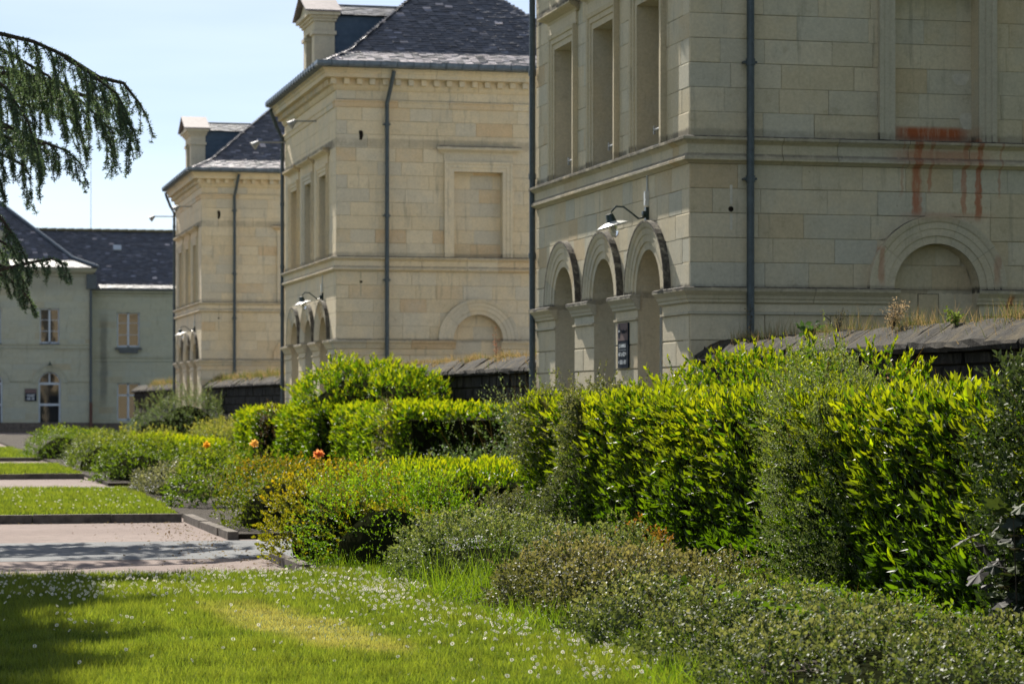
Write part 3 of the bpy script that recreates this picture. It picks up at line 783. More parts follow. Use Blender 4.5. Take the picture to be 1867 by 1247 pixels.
def cheek_mat():
    m, nt, out = newmat('slate_cladding'); g = nd(nt, 'ShaderNodeNewGeometry')
    wv = nd(nt, 'ShaderNodeTexWave', wave_type='BANDS', bands_direction='Z'); wv.inputs['Scale'].default_value = 1.6; lk(nt, g.outputs['Position'], wv.inputs[0])
    n = noise(nt, g.outputs['Position'], 8, 3, .6)
    principled(nt, out, ramp(nt, n, [(.3, (.05, .085, .13)), (.7, (.075, .115, .165))]), .55, .4, bump(nt, wv.outputs[1], .3, .02)); return m
M['cheek'] = cheek_mat()

def wall_marks(root, kind):
    mat_near = M['stone_near']
    E_ = Face('E')
    if kind == 'near':
        mb = MB(); mb.lathe([(.0, .012), (.034, .012), (.038, .0), (.038, -.01)], (.57, 0, 4.10), (0, -1, 0), 12); mb.build('pipe_vent', M['dark_hole'], root)
        mb = MB(); prism_strip(mb, E_, [((.555, 3.82), (.59, 3.82), (.59, 4.04), (.555, 4.04)), ((.555, 4.16), (.59, 4.16), (.59, 4.42), (.555, 4.42))], -.01, .0062); mb.build('mortar_patch', M['patch'], root)
        mb = MB(); prism_strip(mb, E_, [((3.33, 2.62), (3.62, 2.62), (3.62, 3.0), (3.33, 3.0))], -.24, -.224); mb.build('access_panel', mat_near, root)
        mb = MB(); prism_strip(mb, E_, [((3.322, 2.612), (3.628, 2.612), (3.628, 3.008), (3.322, 3.008))], -.24, -.226); mb.build('panel_joint', M['dark_hole'], root)
        mb = MB(); mb.tube([(.22, -.03, 2.22), (.19, -.05, 2.25), (.17, -.05, 2.2), (.2, -.04, 2.16), (.25, -.03, 2.18)], .015, 6); mb.build('iron_ring', M['dark_hole'], root)
        for x, z, w_, h in ((3.95, 5.95, .12, .10), (4.05, 5.38, .11, .14)):
            mb = MB(); pts = [(x + w_*math.cos(t)*(1 + .2*math.sin(3*t)), z + h*math.sin(t)*(1 + .2*math.cos(2*t))) for t in [2*math.pi*k/14 for k in range(14)]]
            mb.add([E_.p(u, -.229, v) for u, v in pts], [tuple(range(14))]); mb.build('plaster_scar', M['patch'], root)
    else:
        for (x, z, w_, h) in (((.60, 7.98, .05, .16), (.60, 4.45, .035, .04)) if kind == 'mid' else ((.60, 8.1, .05, .2), (.60, 4.5, .03, .04))):
            mb = MB(); pts = [(x + w_*math.cos(t)*(1 + .35*math.sin(3*t+1)), z + h*math.sin(t)*(1 + .3*math.cos(2*t))) for t in [2*math.pi*k/12 for k in range(12)]]
            mb.add([E_.p(u, .0062, v) for u, v in pts], [tuple(range(12))]); mb.build('knocked_hole', M['dark_hole'], root)
        mb = MB(); prism_strip(mb, E_, [((.585, z0), (.615, z0), (.615, z1), (.585, z1)) for z0, z1 in ((4.1, 4.4), (4.52, 4.85))], -.01, .0062); mb.build('mortar_patch', M['mortar'], root)
M['dark_hole'] = simple('dark_hole', (.02, .015, .012), .9, .1); M['patch'] = simple('pale_plaster', (.60, .56, .46), .9, .1, .15, 9)
PAV = {}
PAV['near'] = pavilion(32.75, 'nearest stone pavilion, rust streaks under its blind window, behind the tall bright hedge', M['stone_near'], 11, .80, False)
PAV['mid'] = pavilion(61.3, 'middle stone pavilion with slate roof and dormer, between the nearest and the farthest pavilion', M['stone'], 12, 1.22)
PAV['far'] = pavilion(89.8, 'farthest of the three stone pavilions, smallest in view, left of the middle one', M['stone'], 13, 1.14)

for k_, p_ in PAV.items(): wall_marks(p_, k_)
# ------------------------------------------------------------------ boundary walls between the pavilions
def rubble_wall(Ya, Yb, label, seed, ymin, zmin, coarse=False):
    """runs along Y at x = 10.35 .. 10.8 from Ya (near) to Yb (far)"""
    r = random.Random(seed)
    root = empty('boundary_wall', (10.35, Ya, 0)); tag(root, label, 'wall', 'low walls linking the pavilions')
    L = Yb - Ya
    mb = MB(); mb.box((.04, 0, 0), (.42, L, 2.05)); mb.build('wall_core', M['mortar_dark'], root)
    shapes = []
    for k in range(6):
        mb = MB(); n = 0
        c = .08
        j = lambda s=.035: r.uniform(-s, s)
        xf = -.02
        fr = [(xf+j(.012), .04+abs(j()), .07+abs(j(.05))), (xf+j(.012), .96-abs(j()), .07+abs(j(.05))), (xf+j(.012), .96-abs(j()), .93-abs(j(.05))), (xf+j(.012), .04+abs(j()), .93-abs(j(.05)))]
        md = [(.01, 0, 0), (.01, 1, 0), (.01, 1, 1), (.01, 0, 1)]
        bk = [(.06, 0, 0), (.06, 1, 0), (.06, 1, 1), (.06, 0, 1)]
        mb.add(fr + md + bk, [(3,2,1,0), (0,1,5,4), (1,2,6,5), (2,3,7,6), (3,0,4,7), (4,5,9,8), (5,6,10,9), (6,7,11,10), (7,4,8,11)])
        shapes.append(mb.mesh('wall_stone', M['wallstone']))
    z = 2.03; n = 0; rest = MB()
    while z > .1:
        h = r.uniform(.11, .2) if not coarse else r.uniform(.22, .3)
        y = r.uniform(-.2, 0)
        while y < L:
            l = r.uniform(.18, .5) if not coarse else r.uniform(.4, .8)
            a, b = max(y, 0), min(y+l, L)
            if b - a > .08:
                if z > zmin and ymin <= Ya + a and n < 290:
                    put('wall_stone', r.choice(shapes), root, (r.uniform(-.012, .012), a+.008, z-h+.008), (1, b-a-.016, h-.016)); n += 1
                else:
                    d = r.uniform(-.02, .01); rest.box((d, a+.01, z-h+.01), (.06, b-a+a-.01, z-.01))
            y += l
        z -= h
    rest.build('lower_stones', M['wallstone'], root, kind='stuff')
    # coping of sloping slabs
    y = 0
    while y < L - .05:
        l = min(r.choice((.4, .55, .7, .9)) * r.uniform(.9, 1.2), L - y)
        if L - y - l < .2: l = L - y
        o = r.uniform(-.012, .015); zj = r.uniform(-.012, .012)
        secs = []
        nn = 4
        for k in range(nn):
            yy = y + .002 + (l-.004)*k/(nn-1)
            def q(s=.012): return r.uniform(-s, s)
            endf = .010 if k in (0, nn-1) else 0
            secs.append([(-.13+o+q(), yy, 2.03+q()), (-.155+o+q()+endf*.3, yy, 2.07+q()), (-.135+o+q(.02), yy, 2.13+zj+q()-endf*.5), (.04+q(), yy, 2.26+zj+q(.02)-endf), (.20, yy, 2.34+zj+q(.015)-endf*.5), (.27, yy, 2.34+zj), (.58, yy, 2.12), (.58, yy, 2.03)])
        mb = MB(); mb.rings(secs); mb.build('coping_slab', M['wallstone'], root)
        y += l
    return root
rubble_wall(12.8, 32.6, 'dark weathered rubble wall right behind the tall hedge, running up to the nearest pavilion', 3, 21.5, 1.1)
rubble_wall(41.3, 61.2, 'weathered wall with dry grass on its coping, between the nearest and the middle pavilion', 4, 41.3, 1.2, True)
rubble_wall(69.9, 89.7, 'dark wall between the middle and the farthest pavilion, partly behind the clipped hedge', 5, 70, .9, True)
rubble_wall(98.4, 118, 'short glimpse of wall left of the farthest pavilion, grass on top', 6, 99, .9, True)

# ------------------------------------------------------------------ building across the far end
def far_building():
    root = empty('courtyard_building', (0, 141.6, 0)); tag(root, 'long two storey building closing the view at far left, with blue grey window frames', 'building')
    E_ = Face('E'); mat = M['stone_far']; r = random.Random(5)
    xa, xb, xc = -12.0, 10.05, 34.0
    cx = [7.87 - 3.1*k for k in range(6)]
    ops1 = [('arch', c, .60, .02, 2.66) for c in cx] + [('rect', c, .52, 4.80, 6.69) for c in cx]
    rec = 1.1
    mb = MB(); prism_strip(mb, E_, strips(xa, xb, 0, 8.7, ops1), -.4, -.028); mb.box((xa, .4, 0), (xb, 9, 8.7)); mb.build('wall', M['mortar'], root)
    wx = [12.2 + 3.4*k for k in range(6)]
    ops2 = [('rect', c, .62, .62, 2.67) for c in wx] + [('rect', c, .62, 4.64, 6.55) for c in wx]
    Wp = empty_part('wing', root); Wp.location = (0, rec, 0)
    mb = MB(); prism_strip(mb, E_, strips(xb, xc, 0, 7.7, ops2), -.4, -.028); mb.box((xb, .4, 0), (xc, 9, 7.7)); mb.build('wall', M['mortar'], Wp)
    for par, ops, a, b, top in ((root, ops1, xa, xb, 8.6), (Wp, ops2, xb, xc, 7.6)):
        n = int(top/.335); vis = (4.9, 15.2)
        cs = [(.335*k, .335*(k+1)) for k in range(n)] + [(.335*n, top)]
        opx = [(o[0], o[1], o[2], o[3], o[4]) for o in ops]
        lay_blocks(par, E_, max(a, vis[0]), min(b, vis[1]), cs, opx, mat, r, wid=(.7, 1.2))
        if a < vis[0]: lay_blocks(par, E_, a, vis[0], cs, opx, mat, r, wid=(.7, 1.2), singles=False)
        if b > vis[1]: lay_blocks(par, E_, vis[1], b, cs, opx, mat, r, wid=(.7, 1.2), singles=False)
        mb = MB()
        for o in ops: reveal(mb, E_, (o[0], o[1], o[2]-.001, o[3], o[4]-.001), .004, -.3)
        mb.build('reveal', mat, par)
    moulding2(root, 'string_course', [(xb, 0), (xa, 0)], [(-.02, 4.80), (.08, 4.79), (.08, 4.72), (.03, 4.68), (.03, 4.58), (.06, 4.55), (.06, 4.51), (-.02, 4.49)], mat, 2)
    moulding2(root, 'plinth', [(xb, 0), (xa, 0)], [(-.02, .52), (.05, .50), (.05, 0), (-.02, 0)], M['kerb'], 1.5)
    moulding2(Wp, 'plinth', [(xc, 0), (xb+.06, 0)], [(-.02, .48), (.05, .46), (.05, 0), (-.02, 0)], M['kerb'], 1.5)
    moulding2(root, 'impost_ledge', [(xb, 0), (8.9, 0)], [(-.02, 2.78), (.05, 2.77), (.05, 2.72), (.01, 2.68), (-.02, 2.68)], mat, 2)
    moulding2(root, 'impost_ledge', [(6.85, 0), (5.8, 0)], [(-.02, 2.78), (.05, 2.77), (.05, 2.72), (.01, 2.68), (-.02, 2.68)], mat, 2)
    moulding2(Wp, 'string_course', [(xc, 0), (xb+.1, 0)], [(-.02, 4.12), (.05, 4.10), (.05, 4.04), (.01, 4.0), (.01, 3.86), (.03, 3.84), (-.02, 3.80)], mat, 2)
    moulding2(root, 'cornice', [(xb+.0, 9), (xb, 0), (xa, 0)], [(-.02, 8.42), (.05, 8.45), (.08, 8.55), (.25, 8.66), (.32, 8.78), (.32, 8.86), (-.02, 8.87)], mat, 2)
    moulding2(Wp, 'cornice', [(xc, 0), (xb+.1, 0)], [(-.02, 7.42), (.04, 7.45), (.06, 7.55), (.2, 7.62), (.22, 7.72), (-.02, 7.73)], mat, 2)
    moulding2(Wp, 'gutter', [(xc, 0), (xb+.05, 0)], [(.2, 7.74), (.36, 7.76), (.38, 7.86), (.2, 7.86)], M['zinc'], 40)
    # windows and doors
    for c in cx:
        archivolt(root, E_, c, 2.66, .60, .93, mat, n=9, seg=4)
        d = empty_part('glazed_door', root); mb = MB()
        bars = [(c-.60, c-.50, .0, 2.66), (c+.50, c+.60, .0, 2.66), (c-.5, c+.5, 2.56, 2.68), (c-.5, c+.5, 1.42, 1.54), (c-.5, c+.5, .0, .46), (c-.035, c+.035, 2.68, 3.25)]
        for a, b, z0, z1 in bars: prism_strip(mb, E_, [((a, z0), (b, z0), (b, z1), (a, z1))], -.25, -.17)
        for k in range(12):
            t0, t1 = math.pi*k/12, math.pi*(k+1)/12
            mb.add([E_.p(c+rr*math.cos(t), -.17, 2.66+rr*math.sin(t)) for t in (t0, t1) for rr in (.53, .60)], [(0, 1, 3, 2)])
        mb.build('door_frame', M['white'], d)
        mb = MB(); back_panel(mb, E_, ('arch', c, .60, .02, 2.66), -.22); mb.build('pane', M['glass'], d)
        wn = empty_part('window', root); mb = MB()
        for a, b, z0, z1 in ((c-.52, c-.46, 4.8, 6.69), (c+.46, c+.52, 4.8, 6.69), (c-.05, c+.05, 4.8, 6.69), (c-.46, c+.46, 4.8, 4.88), (c-.46, c+.46, 6.61, 6.69)):
            prism_strip(mb, E_, [((a, z0), (b, z0), (b, z1), (a, z1))], -.25, -.17)
        for s_ in (-1, 1):
            for z in (5.45, 6.05): prism_strip(mb, E_, [((c+min(.05*s_, .46*s_), z), (c+max(.05*s_, .46*s_), z), (c+max(.05*s_, .46*s_), z+.03), (c+min(.05*s_, .46*s_), z+.03))], -.24, -.2)
        mb.build('window_frame', M['white'], wn)
        mb = MB(); back_panel(mb, E_, ('rect', c, .52, 4.8, 6.69), -.22); mb.build('pane', M['glass'], wn)
        mb = MB(); prism_strip(mb, E_, [((c-.55, 4.74), (c+.55, 4.74), (c+.55, 4.80), (c-.55, 4.80))], -.2, .12); mb.build('window_sill', M['zinc'], wn)
    for c in wx:
        for z0, z1, zc in ((.62, 2.67, 2.0), (4.64, 6.55, None)):
            wn = empty_part('window', Wp); mb = MB()
            bars = [(c-.62, c-.54, z0, z1), (c+.54, c+.62, z0, z1), (c-.05, c+.05, z0, z1), (c-.54, c+.54, z0, z0+.09), (c-.54, c+.54, z1-.07, z1)]
            if zc: bars.append((c-.54, c+.54, zc-.04, zc+.04))
            else:
                for z in (5.3, 5.95): bars.append((c-.54, c+.54, z, z+.025))
            for a, b, p0, p1 in bars: prism_strip(mb, E_, [((a, p0), (b, p0), (b, p1), (a, p1))], -.25, -.17)
            mb.build('window_frame', M['white'], wn)
            mb = MB(); back_panel(mb, E_, ('rect', c, .62, z0, z1), -.22); mb.build('pane', M['glass'], wn)
            if not zc:
                mb = MB(); prism_strip(mb, E_, [((c-.72, z0-.16), (c+.72, z0-.16), (c+.72, z0-.02), (c-.72, z0-.02)), ((c-.5, z0-.34), (c+.5, z0-.34), (c+.5, z0-.16), (c-.5, z0-.16))], -.02, .16)
                mb.build('window_sill', M['pipe'], wn)
    # pipe at the junction
    mb = MB(); mb.tube([(xb+.02, -.12, 7.7), (xb+.02, -.12, 1.6)], .07, 8); mb.box((xb-.22, -.16, 7.75), (xb+.32, 1.0, 8.55))
    mb.build('downpipe', M['pipe'], root)
    mb = MB(); mb.tube([(xb+.02, -.12, 1.6), (xb+.02, -.12, 0)], .085, 8); mb.build('cast_iron_pipe_foot', simple('rusty_pipe', (.12, .06, .045), .8), root)
    # roofs
    V, F, C = [], [], []
    mb = MB(); e = .4; k1 = 1.3; z0 = 8.9; zk = z0+k1*.42
    ridge_y = 5.2; zt = zk + (ridge_y+e-k1)*.86
    A = [(xa-e, -e, z0), (xb+e, -e, z0), (xb+e, 11, z0), (xa-e, 11, z0)]
    B = [(xa-e+k1, -e+k1, zk), (xb+e-k1, -e+k1, zk), (xb+e-k1, 11-k1, zk), (xa-e+k1, 11-k1, zk)]
    rr_ = ridge_y+e-k1
    Rg = [(xa-e+k1+rr_, ridge_y, zt), (xb+e-k1-rr_, ridge_y, zt)]
    mb.add(A+B+Rg, [(0,1,5,4), (1,2,6,5), (2,3,7,6), (3,0,4,7), (4,5,9,8), (5,6,9), (6,7,8,9), (7,4,8)])
    mb.build('roof', M['slate_plain'], root)
    rs = random.Random(8)
    s1 = Vector((0, 1, .42)); l1 = s1.length*k1; c1 = k1/l1
    slates((V, F, C), (xa-e, -e, z0+.004), (1, 0, 0), s1.normalized(), Vector((0, -.42, 1)).normalized(), xb-xa+2*e, l1, c1, c1, rs, .14, .26)
    s2 = Vector((0, 1, .86)); l2 = s2.length*rr_; c2 = rr_/l2
    slates((V, F, C), (xa-e+k1, -e+k1, zk+.004), (1, 0, 0), s2.normalized(), Vector((0, -.86, 1)).normalized(), xb-xa+2*e-2*k1, l2, c2, c2, rs, .14, .26)
    mb = MB()
    mb.tube([(xb+e, -e, z0+.05), (xb+e-k1, -e+k1, zk+.05), (xb+e-k1-rr_, ridge_y, zt+.05)], .10, 6); mb.build('hip_flashing', M['zinc'], root)
    # wing roof
    z0 = 7.86; k1 = 1.1; zk = z0+k1*.36; yo = rec - .3; ry = 4.05; zt = 11.25
    mb = MB(); mb.add([(xb, yo, z0), (xc, yo, z0), (xb, yo+k1, zk), (xc, yo+k1, zk), (xb-6, rec+ry, zt), (xc, rec+ry, zt), (xb-6, rec+ry+7, z0), (xc, rec+ry+7, z0), (xb-6, yo+k1, zk)], [(0,1,3,2), (8,3,5,4), (4,5,7,6)])
    mb.build('wing_roof', M['slate_plain'], root)
    s1 = Vector((0, 1, .36)); slates((V, F, C), (xb+.3, yo, z0+.004), (1, 0, 0), s1.normalized(), Vector((0, -.36, 1)).normalized(), xc-xb-.3, s1.length*k1, 0, 0, rs, .14, .26)
    tan2 = (zt-zk)/(rec+ry-yo-k1); s2 = Vector((0, 1, tan2))
    slates((V, F, C), (xb-3.2, yo+k1, zk+.004), (1, 0, 0), s2.normalized(), Vector((0, -tan2, 1)).normalized(), xc-xb+3.2, s2.length*(rec+ry-yo-k1), 0, 0, rs, .14, .26)
    col_mesh('slate_covering', V, F, C, M['slate'], root, 'stuff')
    mb = MB()
    for k in range(60): mb.tube([(xb-6+.5*k, rec+ry, zt+.04), (xb-6+.5*k+.48, rec+ry, zt+.07)], .09, 6)
    mb.build('ridge_tiles', simple('lichened_tile', (.17, .15, .08), .9), root)
    # roof light
    def onroof(x, t): return Vector((x, yo+k1 + t, zk + t*tan2))
    nn = Vector((0, -tan2, 1)).normalized()
    mb = MB()
    q = [onroof(11.6, 2.0), onroof(12.05, 2.0), onroof(12.05, 2.3), onroof(11.6, 2.3)]
    mb.add([tuple(p) for p in q] + [tuple(p + nn*.08) for p in q], [(0,1,5,4), (1,2,6,5), (2,3,7,6), (3,0,4,7), (4,5,6,7)]); mb.build('roof_light', simple('roof_glass', (.45, .5, .55), .25), root)
    # stone dormer at the frame's left
    mb = MB(); mb.box((3.6, -.02, 8.9), (5.35, .6, 10.6)); mb.box((3.45, -.15, 10.5), (5.5, .7, 10.75)); mb.add([(3.45, -.15, 10.75), (5.5, -.15, 10.75), (4.47, -.15, 11.3), (3.45, 3.5, 10.75), (5.5, 3.5, 10.75), (4.47, 3.5, 11.3)], [(0,1,2), (3,5,4), (0,2,5,3), (1,4,5,2)])
    mb.build('dormer', mat, root)
    # steps
    mb = MB()
    for k in range(3): mb.box((xa, -1.9+.45*k, 0), (xb-.9, 0, .05*(k+1)))
    mb.build('door_steps', M['kerb'], root)
    for ch in list(Wp.children): ch.parent = root; ch.location.y += rec
    bpy.data.objects.remove(Wp)
    return root
far_building()

# name plate by the far door
pl = empty('wall_plaque', (6.55, 141.55, 1.68)); tag(pl, 'small dark plaque on the wall left of the arched glazed door', 'sign')
mb = MB(); mb.box((0, -.03, 0), (.62, 0, .66)); mb.build('plaque_board', M['sign_blue'], pl)
mb = MB(); mb.box((.01, -.036, .42), (.61, -.031, .65)); mb.build('plaque_header', M['sign_pink'], pl)
mb = MB()
for z, a, b in ((.33, .08, .54), (.25, .12, .5), (.15, .1, .3), (.15, .36, .5), (.08, .1, .3), (.08, .36, .5)): mb.box((a, -.036, z-.02), (b, -.031, z+.02))
mb.build('plaque_lines', M['sign_text'], pl)
lp = empty('door_lamp', (7.87, 141.58, 3.62)); tag(lp, 'tiny dark lamp above the arched glazed door of the far building', 'lamp')
mb = MB(); mb.tube([(0, 0, .1), (0, -.15, .2), (0, -.3, .12)], .02, 6); mb.build('arm', M['green_metal'], lp)
mb = MB(); mb.lathe([(.03, .12), (.05, .05), (.16, -.02), (.0, -.02)], (0, -.3, 0)); mb.build('shade', M['green_metal'], lp)
# radio mast far behind
ms = MB(); ms.tube([(16.8, 236, 0), (16.8, 236, 24)], .06, 6, .02)
tag(ms.build('radio_mast', M['steel']), 'thin radio mast rising behind the far roof', 'mast')

# ------------------------------------------------------------------ swan-neck lamps over the arches
def swan_lamp(Y0, label):
    e = empty('wall_lamp', (10.2, Y0+1.95, 4.12)); tag(e, label, 'lamp', 'swan neck lamps above the pavilion arches')
    mb = MB(); mb.box((-.05, -.04, -.06), (-.0, .04, .14)); mb.lathe([(.0, -.05), (.045, -.04), (.05, .03), (.03, .06)], (-.05, 0, .04), (1, 0, 0), 10); mb.build('wall_bracket', M['green_metal'], e)
    pts = [(-.05, 0, .0), (-.14, .02, -.02), (-.24, .05, .06), (-.34, .08, .14), (-.44, .11, .15), (-.50, .13, .08), (-.51, .135, .03)]
    mb = MB(); mb.tube(pts, .014, 8); mb.build('arm', M['green_metal'], e, smooth=True)
    c = Vector((-.52, .14, 0)); ax = Vector((-.28, .05, 1)).normalized()
    mb = MB(); mb.lathe([(.0, .05), (.055, .04), (.065, -.01), (.075, -.07), (.06, -.08)], c, ax, 14); mb.build('lamp_cap', M['green_metal'], e, smooth=True)
    mb = MB(); mb.lathe([(.07, -.07), (.15, -.09), (.235, -.125), (.235, -.135), (.15, -.105), (.06, -.085)], c, ax, 24); mb.build('lamp_shade', M['enamel_white'], e, smooth=True)
    mb = MB(); mb.lathe([(.045, -.09), (.06, -.14), (.065, -.2), (.05, -.26), (.02, -.29), (.0, -.295)], c, ax, 14); mb.build('glass_globe', M['bulb'], e, smooth=True)
    mb = MB(); mb.lathe([(.02, -.10), (.03, -.16), (.02, -.22), (.0, -.235)], c, ax, 10); mb.build('bulb', M['enamel_white'], e, smooth=True)
    mb = MB(); mb.box((-.06, -.035, .16), (-.0, .035, .36)); mb.build('junction_box', M['enamel_white'], e)
    mb = MB(); mb.tube([(-.02, -.0, .36), (-.02, -.0, .95)], .012, 6); mb.build('conduit', M['whitebar'], e)
swan_lamp(32.75, 'white shaded swan neck lamp over the right arch of the nearest pavilion')
swan_lamp(61.3, 'swan neck lamp over the right arch of the middle pavilion')
swan_lamp(89.8, 'swan neck lamp on the farthest pavilion, smallest of its kind')
# flood lights on arms under the cornice
def flood(x, y, z, L, label):
    e = empty('floodlight', (x, y, z)); tag(e, label, 'lamp', 'floodlights on arms below the cornices')
    mb = MB(); mb.tube([(0, 0, 0), (-L, 0, -.01)], .022, 6); mb.build('arm', M['steel'], e)
    mb = MB(); mb.lathe([(.0, -.02), (.05, .0), (.07, .08), (.12, .2), (.0, .21)], (-L+.02, 0, 0), (-.75, 0, -.6), 12); mb.build('lamp_head', M['steel'], e)
flood(10.2, 69.7, 8.62, .75, 'lamp on a horizontal arm at the far corner of the middle pavilion')
flood(10.2, 64.3, 8.62, .55, 'pale lamp on a short arm under the cornice of the middle pavilion')
flood(10.2, 98.2, 8.62, .85, 'lamp on a long arm reaching left from the farthest pavilion against the sky')
flood(10.2, 92.8, 8.6, .5, 'pale lamp under the cornice of the farthest pavilion')

# ------------------------------------------------------------------ room sign on the pier
sg = empty('direction_sign', (10.2, 32.75+3.44, 2.02), 0)
tag(sg, 'dark sign with white room numbers on the pier between two arches of the nearest pavilion', 'sign')
mb = MB(); mb.box((-.03, -.54, 0), (-.004, 0, .655)); mb.build('sign_board', M['sign_blue'], sg)
mb = MB(); mb.box((-.034, -.538, .40), (-.031, -.002, .653)); mb.build('sign_header', M['sign_pink'], sg)
mb = MB(); ring = [(-.036, -.10 + .062*math.cos(t), .53 + .105*math.sin(t)*(1 if math.sin(t) < 0 else 1.1)) for t in [2*math.pi*k/20 for k in range(20)]]
mb.add(ring, [tuple(range(20))]); mb.build('emblem', M['sign_blue'], sg)
mb = MB(); mb.box((-.034, -.46, .262), (-.031, -.08, .266)); mb.build('sign_rule', M['sign_text'], sg)
def text(s, size, y, z, mat, align='CENTER', x=-.037):
    c = bpy.data.curves.new('lettering', 'FONT'); c.body = s; c.size = size; c.align_x = align; c.align_y = 'CENTER'; c.extrude = .001; c.offset = .0015
    o = bpy.data.objects.new('lettering', c); COL.objects.link(o); c.materials.append(mat)
    dg = bpy.context.evaluated_depsgraph_get(); me = bpy.data.meshes.new_from_object(o.evaluated_get(dg)); bpy.data.objects.remove(o)
    o = put('lettering', me, sg, (x, y, z)); o.rotation_euler = (R(90), 0, R(-90)); return o
text('Pavillon 4', .085, -.345, .53, M['sign_blue'])
text('CHU', .035, -.10, .535, M['sign_text'], x=-.039)
text('CHAMBRES', .07, -.27, .32, M['sign_text'])
text('401 à 422 >', .085, -.27, .20, M['sign_text'])
text('< 430 à 431', .085, -.27, .085, M['sign_text'])

# ================================================================== vegetation
def norm(a): return a / np.maximum(np.linalg.norm(a, axis=-1, keepdims=True), 1e-9)

def tri_mesh(name, V, T, C, mat, parent=None, kind='stuff', loc=(0, 0, 0)):
    me = bpy.data.meshes.new(name)
    nv, ntt = len(V), len(T)
    me.vertices.add(nv); me.vertices.foreach_set('co', np.ascontiguousarray(V, dtype=np.float32).ravel())
    me.loops.add(ntt*3); me.loops.foreach_set('vertex_index', np.ascontiguousarray(T, dtype=np.int32).ravel())
    me.polygons.add(ntt); me.polygons.foreach_set('loop_start', np.arange(0, ntt*3, 3, dtype=np.int32))
    me.update(calc_edges=True)
    at = me.color_attributes.new('Col', 'FLOAT_COLOR', 'POINT')
    arr = np.ones((nv, 4), dtype=np.float32); arr[:, :3] = C
    at.data.foreach_set('color', arr.ravel()); me.materials.append(mat)
    o = put(name, me, parent, loc)
    if kind: o['kind'] = kind
    return o

class Leaves:
    def __init__(s): s.V = []; s.T = []; s.C = []; s.n = 0
    def _push(s, V, T, C):
        s.V.append(V.reshape(-1, 3)); s.T.append((T + s.n).reshape(-1, 3)); s.C.append(C.reshape(-1, 3)); s.n += V.shape[0]*V.shape[1]
    def leaves(s, P, D, N, L, W, col, shape='small', fold=.25, droop=0.12):
        """P base, D direction, N leaf normal, L length (n,), W half width (n,)"""
        n = len(P); D = norm(D); S = norm(np.cross(D, N)); N = np.cross(S, D)
        L = L[:, None]; W = W[:, None]
        if shape == 'small':
            V = np.stack([P, P + D*L*.5 + S*W + N*W*fold, P + D*L - N*L*droop, P + D*L*.5 - S*W + N*W*fold], 1)
            T = np.array([[0, 1, 2], [0, 2, 3]])
        elif shape == 'long':
            m1 = P + D*L*.3; m2 = P + D*L*.65 - N*L*droop*.4; t = P + D*L - N*L*droop
            V = np.stack([P, m1, m2, t, m1 + S*W*.9 + N*W*fold, m2 + S*W*.8 + N*W*fold, m1 - S*W*.9 + N*W*fold, m2 - S*W*.8 + N*W*fold], 1)
            T = np.array([[0, 4, 1], [1, 4, 5], [1, 5, 2], [2, 5, 3], [0, 1, 6], [1, 7, 6], [1, 2, 7], [2, 3, 7]])
        elif shape == 'blade':
            V = np.stack([P - S*W, P + S*W, P + D*L - N*L*droop], 1); T = np.array([[0, 1, 2]])
        elif shape == 'heart':
            m = P + D*L*.45
            V = np.stack([P, P + D*L*.15 + S*W, m + S*W*.95 + N*W*fold, P + D*L - N*L*droop, m - S*W*.95 + N*W*fold, P + D*L*.15 - S*W, m], 1)
            T = np.array([[0, 1, 6], [1, 2, 6], [2, 3, 6], [3, 4, 6], [4, 5, 6], [5, 0, 6]])
        k = V.shape[1]
        TT = T[None] + (np.arange(n)*k)[:, None, None]
        s._push(V, TT, np.repeat(col[:, None, :], k, 1))
    def sprays(s, P, D, nl, L, leaf, wid, spread, c0, c1, shape='small', jit=.35, up=.2, tip=None, yellow=None):
        n = len(P); D = norm(D)
        a = norm(np.cross(D, np.array([.31, .22, .93])[None] + rng.normal(0, .3, (n, 3)))); b = np.cross(D, a)
        sl = L * rng.uniform(.6, 1.2, n)
        shoot_c = rng.random(n); sz = rng.choice([.6, .8, 1.0, 1.25], n)
        for j in range(nl):
            t = (j + rng.uniform(.2, .8, n)) / nl
            ph = j*2.4 + rng.uniform(-.6, .6, n)
            rad = a*np.cos(ph)[:, None] + b*np.sin(ph)[:, None]
            sp = spread * rng.uniform(.7, 1.25, n) * (1 - .45*t)
            ld = D*np.cos(sp)[:, None] + rad*np.sin(sp)[:, None] + rng.normal(0, jit*.4, (n, 3)); ld[:, 2] += up
            nn = D*np.sin(sp)[:, None] - rad*np.cos(sp)[:, None] + rng.normal(0, jit, (n, 3))
            mixv = np.clip(shoot_c*.6 + rng.random(n)*.4, 0, 1)[:, None]
            col = np.array(c0)[None]*(1-mixv) + np.array(c1)[None]*mixv
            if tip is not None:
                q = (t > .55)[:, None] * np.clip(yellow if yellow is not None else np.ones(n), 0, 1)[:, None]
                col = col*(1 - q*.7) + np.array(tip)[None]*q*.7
            bend = np.zeros((n, 3)); bend[:, 2] = -.25*sl*t*t
            s.leaves(P + D*(sl*t)[:, None] + bend, ld, nn, leaf*sz*rng.uniform(.7, 1.25, n), wid*sz*rng.uniform(.75, 1.2, n), col, shape)
    def build(s, name, mat, parent=None, kind='stuff'):
        return tri_mesh(name, np.concatenate(s.V), np.concatenate(s.T), np.concatenate(s.C), mat, parent, kind)

def wob(P, f=1.0, seed=0.0):
    """smooth lumpy displacement in -1..1"""
    x, y, z = P[:, 0]*f + seed, P[:, 1]*f + seed*1.7, P[:, 2]*f - seed
    return (np.sin(x*2.1 + 1.3*np.sin(y*1.7)) + np.sin(y*2.7 + 1.1*np.sin(z*2.3 + x)) + np.sin(z*3.1 + y*1.3) + .6*np.sin(x*5.3 + z*4.1) + .6*np.sin(y*6.1 - z*3.3)) / 4.2

